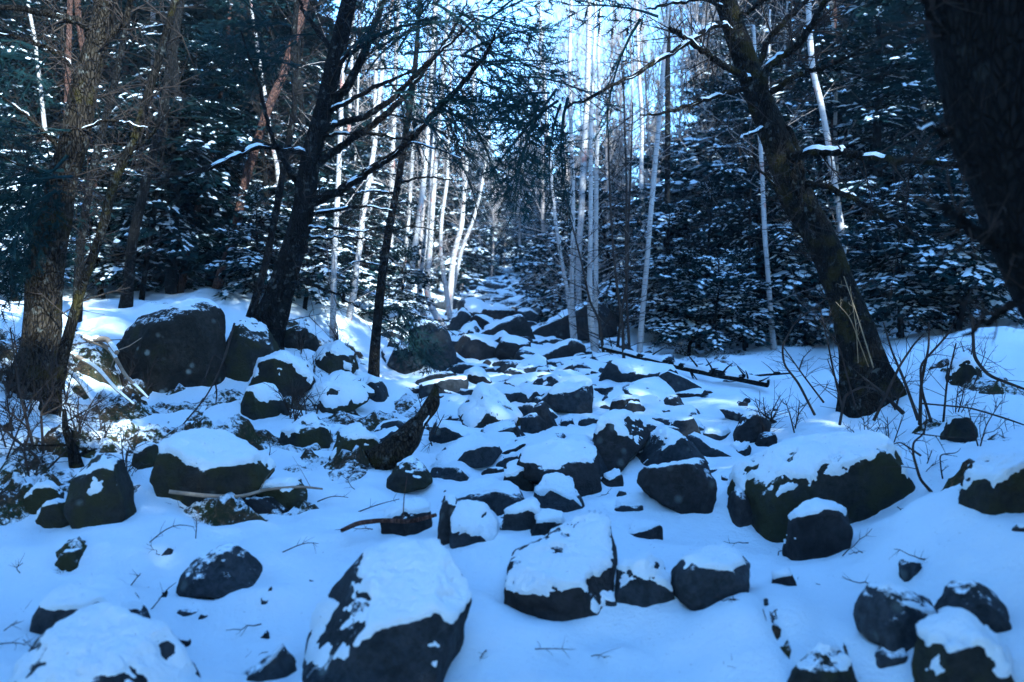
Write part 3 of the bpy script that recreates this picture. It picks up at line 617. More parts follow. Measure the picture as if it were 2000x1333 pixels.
def bough(L, rg, near=False, w=0.05, step=0.085, snowy=0.6, sw=1.0):
    """one flat spray in local axes: x outward, y sideways, z up. returns needle, stem and snow geometry"""
    ndl, stm, snw = MB(), MB(), MB()
    up = rg.uniform(-0.05, 0.25); dr = rg.uniform(0.2, 0.5)
    ax = lambda t: np.stack([L * t, 0.06 * L * np.sin(3 * t + 1) * 0.4, L * (up * t - dr * t * t)], -1)
    tt = np.linspace(0, 1, 7); A = ax(tt); tube(stm, A, np.linspace(0.006 + 0.008 * L, 0.003, 7), 3)
    ts = np.arange(0.14, 0.99, step / L); Bs, Ds, Ls = [], [], []
    for i, t in enumerate(ts):
        for s in (-1, 1):
            if rg.random() < 0.08: continue
            p = ax(np.array(t + rg.uniform(-.02, .02))); lt = (0.10 + 0.40 * min(L, 1.3) * (1 - t) ** 0.75 * min(1, 2.5 * t + 0.3)) * rg.uniform(0.7, 1.15)
            a = math.radians(rg.uniform(42, 62)); d = np.array([math.cos(a), s * math.sin(a), rg.uniform(-0.55, -0.02)])
            d /= np.linalg.norm(d)
            if near: tube(stm, np.stack([p, p + d * lt * 0.5, p + d * lt + UPV * -0.03 * lt]), [0.004, 0.003, 0.0015], 3)
            n = max(2, int(lt / 0.055)); u = np.linspace(0.18, 0.92, n)
            sd = np.array([-d[1], d[0], 0]); sd /= np.linalg.norm(sd)
            for k, uu in enumerate(u):
                for s2 in ((1, -1) if not near else ((1,) if k % 2 else (-1,))):
                    b2 = math.radians(rg.uniform(35, 55)); dd = d * math.cos(b2) + sd * s2 * math.sin(b2); dd[2] += rg.uniform(-0.15, 0.1)
                    Bs.append(p + d * lt * uu); Ds.append(dd / np.linalg.norm(dd)); Ls.append(rg.uniform(0.06, 0.11) * (1.15 - 0.4 * uu))
            Bs.append(p + d * lt * 0.8); Ds.append(d); Ls.append(0.10)
            if rg.random() < snowy:
              for _s in range(2):
                v0 = rg.uniform(0.0, 0.6); m = 4; v = np.linspace(v0, v0 + rg.uniform(0.2, 0.5), m); C = p + d * (lt * v)[:, None] + UPV * 0.006
                wd = sw * rg.uniform(0.022, 0.05) * np.array([0.25, 1, rg.uniform(.5, 1.1), 0.2]); hh = rg.uniform(0.010, 0.024) * np.array([0.1, 1, 1, 0.1])
                V = np.stack([C - sd * wd[:, None], C + UPV * hh[:, None], C + sd * wd[:, None]], 1).reshape(-1, 3)
                i0 = np.arange(m - 1)[:, None] * 3; j = np.arange(2)[None]
                snw.add(V, np.stack([i0 + j, i0 + j + 1, i0 + 4 + j, i0 + 3 + j], -1).reshape(-1, 4))
    for t in np.linspace(0.3, 1, max(3, int(L / 0.08))):
        Bs.append(ax(np.array(t))); Ds.append(np.array([0.95, rg.uniform(-.3, .3), -0.1])); Ls.append(0.11)
    Bs, Ds, Ls = np.array(Bs), np.array(Ds), np.array(Ls)
    S = np.cross(UPV, Ds); S /= np.linalg.norm(S, axis=1)[:, None]
    if near:
        V, f = needles(Bs, Ds, S, Ls, rg)
        V2, f2 = shoots(Bs, Ds, S, Ls, np.full(len(Bs), 0.013), rg.uniform(-.5, .5, len(Bs)))
        ndl.add(V, f); ndl.add(V2, f2)
    else:
        V, f = shoots(Bs, Ds, S, Ls * 1.15, np.full(len(Bs), w) * rg.uniform(.7, 1.2, len(Bs)), rg.normal(0, 0.45, len(Bs))); ndl.add(V, f)
    return ndl, stm, snw
def flat(mb):
    V = np.concatenate(mb.V) if mb.V else np.zeros((0, 3))
    return V, [np.concatenate(mb.F[k]) for k in (3, 4) if mb.F[k]]
def put(mb, tpl, pos, fdir, s, roll=0.0):
    V, fs = tpl
    if len(V) == 0: return
    f, sd, u = rot_basis(np.asarray(fdir, float))
    if roll: sd, u = sd * math.cos(roll) + u * math.sin(roll), u * math.cos(roll) - sd * math.sin(roll)
    Q = (V[:, :1] * f + V[:, 1:2] * sd + V[:, 2:3] * u) * s + pos
    first = True
    for k in fs:
        if first: mb.add(Q, k); first = False; off = len(Q)
        else: mb.F[k.shape[1]].append(k + mb.n - off)
_rg = np.random.default_rng(77)
TPLS = {L: [[flat(m) for m in bough(L, _rg, snowy=1.0, sw=1.1)] for _ in range(4)] for L in (0.5, 0.9, 1.4)}
TPL = {L: [[flat(m) for m in bough(L, _rg, snowy=0.62, sw=0.62)] for _ in range(4)] for L in (0.5, 0.9, 1.4, 2.0)}
NEAR = {L: [[flat(m) for m in bough(L, _rg, near=True, step=0.085, snowy=0.0)] for _ in range(4)] for L in (0.5, 0.8)}
def pick(L, tpl=TPL):
    k = min(tpl, key=lambda q: abs(q - L)); return tpl[k][_rg.integers(len(tpl[k]))], L / k
def fir_proto(seed, Ht, r0, cb, Lmax, gap=0.27, n=5, up0=0.15, snowf=0.65, bark=None, dead=True, tset=None):
    rg = np.random.default_rng(seed); tr, dead_b, cr, sn = MB(), MB(), MB(), MB()
    z = np.linspace(-0.4, Ht, 26); wob = np.cumsum(rg.normal(0, 0.012, (26, 2)), 0)
    C = np.stack([wob[:, 0], wob[:, 1], z], 1)
    R = r0 * np.clip(1 - z / Ht, 0.03, 1) ** 0.8; R[:3] *= np.array([1.5, 1.25, 1.08])
    tube(tr, C, R, 9, 0.12, seed)
    at = lambda h: np.array([np.interp(h, z, C[:, 0]), np.interp(h, z, C[:, 1]), h])
    h = 0.5
    while h < Ht - 0.15:
        live = h > cb
        for k in range(n if live else 3):
            az = rg.uniform(0, 2 * math.pi); f = max(0, (h - cb) / (Ht - cb))
            if live:
                L = (Lmax * (1 - f) ** 0.75 * min(1, 0.55 + 1.5 * f) + 0.15) * rg.uniform(0.7, 1.15)
                tilt = up0 - 0.35 * (1 - f) + rg.normal(0, 0.12) + 0.5 * f
                tp, s = pick(L, tset or TPL); d = np.array([math.cos(az), math.sin(az), tilt]); p = at(h + rg.uniform(-.1, .1))
                put(cr, tp[0], p, d, s); put(tr, tp[1], p, d, s)
                if rg.random() < snowf: put(sn, tp[2], p + UPV * 0.004, d, s)
            elif dead and rg.random() < 0.75:
                L = rg.uniform(0.3, 1.0); p = at(h); d = np.array([math.cos(az), math.sin(az), rg.uniform(-.35, .1)])
                tube(tr, np.stack([p, p + d * L * .5, p + d * L + UPV * rg.uniform(-.1, .1)]), [0.012, 0.008, 0.003], 3)
        h += gap * rg.uniform(0.75, 1.25)
    return (tr.mesh('trunk', bark or M_FIR), cr.mesh('crown', M_NEEDLE, False), sn.mesh('snow_load', M_SNOW) if sn.n else None)
PR = {'tallA': fir_proto(1, 12.5, 0.15, 2.2, 1.9, 0.30), 'tallB': fir_proto(2, 14.0, 0.17, 3.2, 2.1, 0.32), 'tallC': fir_proto(3, 11.0, 0.13, 1.2, 1.8, 0.29, up0=0.05),
      'midA': fir_proto(4, 6.5, 0.085, 0.5, 1.55, 0.25, snowf=1.0), 'midB': fir_proto(5, 5.2, 0.07, 0.4, 1.35, 0.24, up0=0.0, snowf=1.0),
      'laden': fir_proto(8, 2.6, 0.04, 0.2, 1.15, 0.2, up0=0.0, snowf=1.0, dead=False, tset=TPLS),
      'low': fir_proto(6, 1.9, 0.035, 0.15, 0.85, 0.17, up0=0.15, snowf=1.0, dead=False, tset=TPLS)}
def fir(kind, x, y, s, rz, label, group=None, lean=(0, 0), name='fir_tree'):
    t = thing(name, label, 'fir' if name == 'fir_tree' else 'sapling', (x, y, hz(x, y) - 0.02), group)
    t.rotation_euler = (lean[0], lean[1], rz); t.scale = (s, s, s)
    tr, cr, sn = PR[kind]
    obj('trunk', tr, t); obj('crown', cr, t)
    if sn and not (x < -3 and name == 'fir_tree' and int(abs(x * 37 + y * 11)) % 5 < 3): obj('snow_load', sn, t)
    return t
# named places first: firs that close the path and flank it
FIRS = [('midA', -1.75, 27, 0.95), ('midB', -2.3, 23.5, .9), ('midA', -2.6, 33, 1.05), ('midB', -1.6, 38, 1.0), ('midA', -2.9, 44, 1.1), ('midB', -0.9, 50, 1.1), ('midA', 0.9, 56, 1.1), ('midB', -0.2, 66, 1.3),
        ('midA', 1.55, 24, 1.0), ('midB', 2.0, 28.5, 1.1), ('midA', 1.7, 35, 1.1), ('midB', 1.5, 43, 1.2), ('midA', 2.6, 49, 1.2), ('midB', 2.7, 21.5, 1.0), ('midA', 0.5, 74, 1.4), ('midA', -1.4, 72, 1.4)]
for i, (k, x, y, s) in enumerate(FIRS):
    x = x * 1.3 + (0.25 if x > 0 else -0.25)
    s = min(s, (0.12 * y + 1.6) / (6.5 if k == 'midA' else 5.2))
    fir(k, x, y, s, i * 1.3, 'young snow-feathered fir crowding the upper end of the stony path', 'young firs along the upper path')
for i, (x, y) in enumerate([(-1.9, 34), (-2.8, 38), (-2.0, 43), (1.1, 38), (2.2, 40), (-1.3, 47), (0.2, 49), (1.4, 47), (-0.6, 53), (0.9, 58), (-2.2, 56), (2.4, 55), (3.2, 44), (-3.6, 48), (3.4, 33), (-3.4, 30)]):
    s = (0.105 * y + 1.4) / 6.5
    fir('midA', x, y, s, i * 1.9, 'dark young fir closing the far head of the stony path', 'firs closing the path head')
rg = random.Random(31)
placed = [(x, y) for _, x, y, _ in FIRS]
def forest(nn, xr, yr, kinds, label, group, mind=1.2, ok=lambda x, y: True, srange=(0.85, 1.2), name='fir_tree'):
    c = 0; tries = 0
    while c < nn and tries < 6000:
        tries += 1
        y = yr[0] + (yr[1] - yr[0]) * rg.random() ** 1.2; x = rg.uniform(*xr) * (y if xr[0] * xr[1] >= 0 and abs(xr[0]) < 1.2 else 1)
        if not ok(x, y) or any((x - a) ** 2 + (y - b) ** 2 < mind ** 2 for a, b in placed): continue
        placed.append((x, y)); c += 1
        kd = rg.choice(kinds)
        if kd.startswith('tall') and -0.19 < x / y < 0.22: kd = 'midA'
        size = {'tallA': 'tall', 'tallB': 'very tall', 'tallC': 'full-skirted', 'midA': 'half-grown', 'midB': 'young', 'low': 'knee-high'}[kd]
        sc_ = rg.uniform(*srange)
        if -0.06 < x / y < 0.2 and kd[:3] == 'mid': sc_ = min(sc_, (0.10 * y + 1.4) / 6.0)
        fir(kd, x, y, sc_, rg.uniform(0, 6.28), size + ' ' + label, size + ' ' + group, (rg.gauss(0, .03), rg.gauss(0, .03)), name)
    return c
okl = lambda x, y: x < -3.0 - 0.03 * y
okr = lambda x, y: x > 3.2 + 0.02 * y and not (y < 19 and x < 0.27 * y + 0.5)
forest(46, (-0.62, -0.10), (13.0, 46), ['tallA', 'tallB', 'tallC', 'tallC', 'midA'], 'dark fir in the thick wood behind the massive lichen-spotted boulder', 'firs of the left wood', 1.5, okl)
forest(46, (0.09, 0.62), (14.5, 46), ['tallA', 'tallB', 'tallC', 'tallC', 'midA'], 'snow-dusted fir in the dark wood beyond the mossy leaning tree', 'firs of the right wood', 1.5, okr)
forest(22, (-0.55, -0.10), (12.5, 22), ['low', 'midB'], 'fir sapling with loaded boughs under the left trees', 'saplings under the left trees', 0.9, lambda x, y: x < -2.3, (0.7, 1.1), 'fir_sapling')
forest(26, (0.11, 0.55), (14.5, 24), ['low', 'low', 'midB'], 'fir sapling heaped with snow under the right trees', 'saplings under the right trees', 0.9, lambda x, y: x > 2.3 + 0.04 * y, (0.7, 1.15), 'fir_sapling')
forest(26, (-40, 40), (48, 85), ['tallA', 'tallB', 'tallC'], 'far fir on the hillside closing the wood behind the path', 'firs on the far hillside', 2.4, lambda x, y: abs(x) > 8, (0.9, 1.25))
for i, (k, px, d, s, lab) in enumerate([('laden', 1220, 17.5, 1.15, 'bushy fir sapling bowed by snow between birch clump and lone white birch'), ('laden', 1092, 19.5, 1.0, 'snow-bowed young fir overhanging the path beside the ramp-shaped slab'), ('laden', 1290, 15.5, 0.9, 'snow-heaped young fir at the foot of the dark straight pole'),
        ('low', 1340, 13.8, 0.8, 'low snowy fir tuft beside the rotten brown stump'), ('low', 1400, 13.4, 0.75, 'dark low fir tuft behind the fallen log'), ('laden', 1370, 18, 1.75, 'tall young fir with white-loaded tiers behind the stumps'), ('low', 1450, 14.0, 0.8, 'low fir tuft right of the grey dead stump'), ('laden', 1330, 20, 1.5, 'broad white-tiered fir behind the dark straight pole'),
        ('laden', 620, 14.5, 1.0, 'snowy young fir behind the leaning fir trunk'), ('laden', 690, 16.5, 1.1, 'snowy young fir behind the white birch in open snow'), ('low', 590, 13.0, 0.9, 'low fir tuft right behind the leaning fir'), ('laden', 300, 13.5, 1.0, 'snowy young fir behind the crooked-footed trunk'), ('laden', 450, 15, 1.2, 'snowy young fir filling the gap behind the reddish trunk'), ('laden', 190, 12.5, 1.0, 'snowy young fir beyond the old fir'), ('laden', 30, 10.5, 0.9, 'snowy young fir at the left edge of the wood'), ('laden', 885, 27, 1.4, 'snow-tiered young fir left of the path head'), ('laden', 1098, 24, 1.2, 'snow-tiered young fir right of the path head'), ('low', 770, 15.0, 0.8, 'low dark fir tuft at the foot of the stout left birch'), ('laden', 1500, 17.5, 1.4, 'snow-tiered fir behind the kink-footed birch'), ('laden', 1580, 15, 1.1, 'snow-tiered young fir behind the mossy leaning tree'), ('laden', 1750, 12.5, 1.0, 'snow-tiered young fir right behind the many-stemmed shrub'), ('laden', 1870, 12, 1.0, 'snow-tiered young fir above the right bank crest'), ('laden', 1660, 17, 1.5, 'snow-tiered fir behind the crooked snow-barked birch')]):
    fir(k, (px - 1000) / F * d, d, s, i * 1.7, lab, None, (RND.gauss(0, .06), RND.gauss(0, .06)), 'fir_sapling')
SHADE_FIRS = []; rb = random.Random(44); PX = []  # unseen firs added to cut low light from behind the camera
while len(SHADE_FIRS) < 44:
    x, y = rb.uniform(-14, 18), rb.uniform(-15, 8)
    if (x * x + y * y) < 12 or (abs(x - 0.3) < 3.2 and y < 1) or (y > 0 and abs(x) < 4.2 + 0.62 * y) or any((x - a) ** 2 + (y - b) ** 2 < 3.2 for a, b in PX): continue
    if x > 0 and y < 0 and 0.1 < x * 0.848 + y * 0.53 < 2.2: continue  # gap left for a sun streak on the left bank
    PX.append((x, y)); SHADE_FIRS.append((x, y, rb.uniform(0.9, 1.2), rb.choice(['tallA', 'tallB', 'tallC', 'tallC'])))
# unseen wood around the viewpoint, its firs added and spaced to shade the bed
for i, (x, y, s, k) in enumerate([(4.6, -2.4, 1.0, 'tallC'), (6.3, -5.6, 1.1, 'tallA'), (3.78, -5.0, 1.0, 'tallC'), (7.5, -1.5, 1.0, 'tallC'), (8.5, -8, 1.15, 'tallB'), (4.6, -10, 1.1, 'tallA'), (11, -4, 1.1, 'tallB'), (2.9, -3.4, 1.0, 'midA'), (2.3, -2.9, 0.95, 'midA'),  # half-grown pair added to block stray sun spots
                               (7.2, 2.6, 1.0, 'tallC'), (10, 1.2, 1.1, 'tallA'), (8.6, 5.4, 1.0, 'tallC'), (12.5, 4.5, 1.1, 'tallB'), (13, 9, 1.1, 'tallA'), (10.8, -11, 1.2, 'tallA'), (14.5, -8.5, 1.2, 'tallB'), (-3.0, -5.5, 1.0, 'tallC'), (-4.5, -11, 1.1, 'tallA'), (7.0, -13, 1.2, 'tallB'), (15, 0, 1.2, 'tallC'), (2.5, -14, 1.2, 'tallA'),
                               (-6.5, 1.0, 1.0, 'tallB'), (-8, 5, 1.0, 'tallA'), (-9.5, 10, 1.1, 'tallC')] + SHADE_FIRS):
    fir(k, x, y, s, i * 2.1, 'tall unseen fir added to the wood beside or behind the viewpoint to shade the bed', 'unseen shading firs around the viewpoint')

# ------------------------------------------------------------------ trees traced one by one
def pts(pl, d, d2=None):
    d2 = d if d2 is None else d2
    y0, y1 = pl[0][1], pl[-1][1]; n = len(pl)
    return np.array([P3(px, py, d + (d2 - d) * (i / (n - 1))) for i, (px, py) in enumerate(pl)])
def stem(mb, pl, wpx, d, d2=None, sides=12, noise_=0.12, n=None, seed=0, sink=0.0, wscale=0.95, flare=0.0):
    if isinstance(d, list): P = np.array([P3(px, py, q) for (px, py), q in zip(pl, d)]); d = d[0]
    else: P = pts(pl, d, d2)
    R = np.interp(np.linspace(0, 1, len(pl)), np.linspace(0, 1, len(wpx)), wpx) * d / F / 2 * wscale
    if sink: P = np.vstack([P[0] - (P[1] - P[0]) / np.linalg.norm(P[1] - P[0]) * sink, P]); R = np.r_[R[0] * 1.15, R]
    Q, r = resample(P, R, n or max(10, len(pl) * 6)); tube(mb, Q, r, sides, noise_, seed, flare=flare); return Q, r
def twigs(mb, P, R, rg, num, L, r, lvl=1, up=0.25, spread=1.0, t0=0.2, sides=3):
    """recursive bare side twigs along a stem"""
    n = len(P)
    for _ in range(num):
        i = int(rg.uniform(t0, 0.98) * (n - 1)); p = P[i]; T = P[min(i + 1, n - 1)] - P[max(i - 1, 0)]; T /= np.linalg.norm(T) + 1e-9
        d = rg.normal(0, 1, 3); d -= T * (d @ T); d /= np.linalg.norm(d) + 1e-9
        d = T * rg.uniform(0.3, 1.0) + d * spread; d[2] += up; d /= np.linalg.norm(d)
        l = L * rg.uniform(0.5, 1.2); m = 5; k = np.linspace(0, 1, m)
        bend = rg.normal(0, 0.18, 3) * l; Q = p + d * (l * k)[:, None] + bend * (k ** 2)[:, None]
        rr = np.linspace(r, r * 0.35, m); tube(mb, Q, rr, sides)
        if lvl > 0: twigs(mb, Q, rr, rg, max(2, int(num * 0.35)) if num < 12 else 4, L * 0.45, r * 0.55, lvl - 1, up, spread, 0.25)
def strip_tops(mb, items):
    for Q, r in items: snow_strip(mb, Q, r)
def tree(name, label, cat, trunk_pl, w, d, bark, branches=(), d2=None, seed=0, sides=14, bsnow=True, twign=0, fronds=(), tw=None, group=None, noise_=0.14, sink=0.3, dead_twigs=None, bark2=None, twlen=0.45, snow_cover=-0.18):
    """trunk_pl from base to top in photograph pixels at distance d; branches: (polyline, widths, end distance)"""
    rg = np.random.default_rng(seed + 900)
    base_ = P3(*trunk_pl[0], d); t = thing(name, label, cat, base_, group)
    mb = MB(); Q, r = stem(mb, trunk_pl, w, d, d2, sides, noise_, seed=seed, sink=sink, n=max(24, len(trunk_pl) * 8), wscale=0.78 if d > 4 else 1.0, flare=0.38 if 4 < d < 12 else 0.0); obj('trunk', mb.mesh('trunk', bark, origin=base_), t)
    if cat != 'birch' or branches or twign:
        sn = MB(); tw_b = MB()
        for (pl, bw, de) in branches:
            bmb = MB(); px0 = pl[0]; k = int(np.argmin(np.abs((CAMZ - Q[:, 2]) / Q[:, 1] * F + HZ - px0[1])))
            d0 = Q[k][1]; P = np.array([P3(px, py, d0 + (de - d0) * (i / (len(pl) - 1))) for i, (px, py) in enumerate(pl)])
            P[0] = 0.5 * P[0] + 0.5 * Q[k]
            Rr = np.interp(np.linspace(0, 1, len(pl)), np.linspace(0, 1, len(bw)), bw) * d0 / F / 2
            q, rr = resample(P, Rr, max(12, len(pl) * 6)); q[1:-1] += rg.normal(0, 0.006, (len(q) - 2, 3)); tube(bmb, q, rr, 7, 0.15, seed, 14)
            obj('branch', bmb.mesh('branch', bark2 or bark, origin=base_), t)
            if bsnow: snow_strip(sn, q, rr, seed, 0.7, snow_cover if abs(pl[-1][1] - pl[0][1]) > 40 else 0.15)
            twigs(tw_b, q, rr, rg, int(3 + len(pl) * 2.2), twlen, max(0.0035, rr.min() * 0.5), 1, 0.1, 0.9, 0.25)
        if twign: twigs(tw_b, Q, r, rg, twign, tw or 0.8, 0.007, 1, 0.1, 1.3, 0.12)
        if tw_b.n: obj('twigs', tw_b.mesh('twigs', M_PTWIG if cat == 'birch' else M_TWIG, origin=base_), t)['kind'] = 'stuff'
        if sn.n: obj('snow_load', sn.mesh('snow_load', M_SNOW, origin=base_), t)['kind'] = 'stuff'
    if len(fronds):
        cr = MB(); sm_ = MB(); fs = MB()
        for (px, py, dd, L, ang, tilt) in fronds:
            tp, s = pick(L, NEAR); a = math.radians(ang)
            dv = np.array([math.cos(a), rg.uniform(-.5, .5), math.sin(a) + tilt]); p = P3(px, py, dd)
            ro = rg.uniform(-0.9, 0.9)
            put(cr, tp[0], p, dv, s, ro); put(cr, tp[1], p, dv, s, ro); put(fs, tp[2], p, dv, s, ro)
        obj('crown', cr.mesh('crown', M_NEEDLE, False, origin=base_), t)['kind'] = 'stuff'
        if fs.n: obj('bough_snow', fs.mesh('bough_snow', M_SNOW, origin=base_), t)
    return t
def frond_cloud(rg, specs):
    out = []
    for (x0, y0, x1, y1, n, d0, d1, ang) in specs:
        for _ in range(n): out.append((rg.uniform(x0, x1), rg.uniform(y0, y1), rg.uniform(d0, d1), rg.uniform(0.45, 0.95), ang + rg.uniform(-50, 50), rg.uniform(-.4, .1)))
    return out
rf = random.Random(3)
# leaning dark fir left of the bed, limbs sweeping up to the right
tree('fir_tree', 'dark leaning fir with long bare limbs sweeping over the bed, rooted beside the massive boulder', 'fir',
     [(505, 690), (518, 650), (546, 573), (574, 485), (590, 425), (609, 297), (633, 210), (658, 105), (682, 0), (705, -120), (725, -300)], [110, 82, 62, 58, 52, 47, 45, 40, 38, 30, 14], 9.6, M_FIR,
     [([(612, 400), (650, 381), (720, 336), (790, 287), (846, 224), (895, 171), (930, 133), (958, 91), (979, 45)], [20, 15, 12, 8, 3], 8.6),
      ([(622, 322), (650, 301), (695, 266), (755, 224), (800, 178), (846, 115), (895, 45), (912, 0)], [18, 14, 11, 7, 3], 9.2),
      ([(625, 258), (650, 245), (720, 227), (790, 175), (825, 130), (867, 98), (930, 35)], [16, 13, 10, 6, 3], 8.4),
      ([(640, 220), (667, 206), (737, 168), (804, 140), (850, 135)], [12, 9, 6, 2], 9.0),
      ([(634, 230), (650, 213), (678, 168), (706, 115), (727, 63), (751, 0), (765, -80)], [20, 18, 16, 12, 6], 9.6),
      ([(600, 420), (650, 412), (710, 402), (770, 412)], [9, 7, 2], 8.8), ([(596, 440), (640, 445), (700, 452), (745, 448)], [8, 6, 2], 9.0), ([(598, 385), (560, 330), (530, 270), (508, 170), (470, 60)], [13, 10, 8, 3], 9.2),
      ([(590, 460), (630, 466), (690, 462), (730, 470)], [7, 5, 2], 9.4), ([(606, 300), (560, 290), (500, 285), (450, 310), (380, 340), (300, 345), (240, 340)], [14, 12, 9, 3], 8.4), ([(570, 545), (600, 555), (650, 570), (700, 600)], [8, 6, 2], 9.0),
      ([(655, 130), (700, 95), (760, 60), (840, 40)], [10, 8, 3], 8.8), ([(655, 110), (620, 60), (590, 20), (575, -40)], [12, 9, 4], 9.4), ([(618, 270), (690, 258), (760, 265), (850, 290), (900, 310)], [8, 6, 2], 8.6)],
     d2=9.0, seed=1, twign=60, tw=0.6,
     fronds=frond_cloud(rf, [(690, 20, 830, 110, 9, 8.4, 9.6, 20), (800, 90, 960, 190, 9, 8.2, 9.2, 0), (840, 0, 1000, 90, 9, 8.2, 9.4, 10), (830, 190, 940, 240, 6, 8.2, 9.2, -20), (930, 100, 1020, 170, 5, 8.2, 9.2, -30), (740, 150, 860, 240, 8, 8.6, 9.4, -10), (660, 40, 740, 160, 8, 9, 10, 30), (500, 20, 620, 140, 12, 9, 10, 160)]))
# slim straight tree on the bank
tree('bank_tree', 'slim straight dark tree standing on the bank beside the egg-shaped boulder', 'tree', [(729, 734), (734, 660), (741, 590), (751, 503), (762, 433), (776, 367), (790, 280), (807, 168), (815, 80), (822, -30), (828, -150)], [30, 24, 22, 20, 18, 17, 15, 12, 10, 6], 11.0, M_FIR,
     [([(748, 520), (700, 510), (660, 520)], [5, 3, 2], 10.5), ([(757, 455), (800, 440), (850, 450)], [5, 3, 2], 11.2), ([(776, 360), (830, 345), (900, 355)], [6, 4, 2], 11.2), ([(772, 380), (720, 372), (660, 382)], [6, 4, 2], 10.6), ([(800, 230), (850, 250), (900, 290), (935, 310)], [7, 5, 2], 10.5)], seed=2, twign=26, tw=0.5,
     fronds=frond_cloud(rf, [(700, 590, 790, 640, 6, 10.8, 11.6, -20), (800, 200, 900, 260, 6, 10.4, 11.4, -10), (840, 260, 1000, 330, 6, 10.5, 11.5, -10)]))
# old fir at the left edge with beige bark
tree('old_fir', 'thick old fir with beige peeling bark and flared mossy foot at the left bank', 'fir', [(72, 740), (80, 690), (86, 625), (90, 540), (100, 468), (115, 385), (143, 280), (168, 157), (182, 105), (200, 45), (212, -20), (240, -160)], [98, 88, 84, 82, 80, 76, 72, 64, 60, 60, 58, 50], 7.2, M_BEIGE,
     [([(190, 60), (130, 35), (60, 20), (-40, 10)], [18, 16, 12, 8], 6.6), ([(165, 165), (110, 100), (40, 75), (-30, 60)], [10, 8, 3], 6.8), ([(190, 100), (240, 50), (262, 0), (280, -60)], [16, 12, 8], 7.0), ([(120, 370), (60, 330), (-20, 300)], [8, 6, 3], 6.6), ([(110, 300), (60, 230), (-10, 180)], [10, 8, 3], 6.9), ([(150, 260), (210, 232), (290, 250)], [7, 5, 2], 6.8)],
     seed=3, twign=34, tw=0.6, sides=18, noise_=0.2, fronds=frond_cloud(rf, [(0, 230, 180, 420, 18, 6.6, 7.6, 190), (20, 80, 130, 180, 6, 7.2, 8.2, 170)]))
tree('mossy_stem', 'thin mossy stem leaning right close beside the thick old fir', 'tree', [(116, 725), (125, 690), (140, 632), (164, 548), (195, 466), (224, 350), (266, 266), (300, 150), (330, 50), (350, -30), (375, -160)], [34, 30, 25, 22, 22, 24, 22, 20, 16, 12], 7.0, M_MOSSY, [([(240, 310), (290, 270), (340, 200)], [8, 6, 2], 6.8)], seed=4, twign=18, tw=0.5)
# the row of thin leaning trunks behind the boulder
LT = [('reddish thin trunk with flaking bark leaning right behind the massive boulder', [(417, 590), (434, 527), (459, 461), (480, 350), (504, 273), (521, 217), (553, 147), (588, 35), (600, -20), (640, -160)], [26, 24, 22, 22, 21, 20, 18, 14], 13.0, M_RED),
      ('dark thin trunk rising just left of the big leaning fir', [(492, 610), (518, 520), (536, 433), (560, 297), (577, 210), (572, 100), (580, 0), (590, -120)], [22, 18, 17, 16, 15, 13, 10], 11.5, M_FIR),
      ('short-looking reddish stem behind the crest of the massive boulder', [(348, 596), (364, 503), (378, 433), (402, 350), (416, 280), (430, 220), (440, 120), (455, -40)], [20, 16, 15, 14, 13, 11, 8], 13.5, M_RED),
      ('dark trunk with crooked foot at the left shoulder of the massive boulder', [(246, 610), (250, 560), (259, 466), (290, 332), (315, 245), (336, 105), (353, 0), (370, -120)], [32, 26, 25, 25, 24, 22, 18], 11.0, M_FIR),
      ('thin dark stem next to the crooked-footed trunk', [(275, 600), (285, 520), (300, 420), (318, 300), (330, 180), (338, 40), (350, -100)], [14, 13, 12, 11, 9, 6], 12.5, M_FIR),
      ('dark stem between thick old fir and crooked-footed trunk', [(150, 640), (157, 466), (185, 315), (220, 180), (250, 40), (265, -100)], [26, 22, 20, 18, 16, 12], 9.5, M_FIR),
      ('rust-coloured stem catching light beyond the thick old fir', [(120, 560), (128, 380), (132, 200), (135, 60), (140, -80)], [18, 17, 16, 14, 10], 13.5, M_RED),
      ('rust-coloured slim trunk between the thick old fir and the reddish flaking one', [(225, 560), (236, 350), (243, 220), (247, 80), (258, -60)], [17, 16, 14, 13, 10], 14.5, M_RED)]
for i, (lab, pl, w, d, bk) in enumerate(LT):
    tree('slender_tree', lab, 'tree', pl, w, d, bk, seed=20 + i, twign=24, tw=0.7, sides=10, bsnow=False)
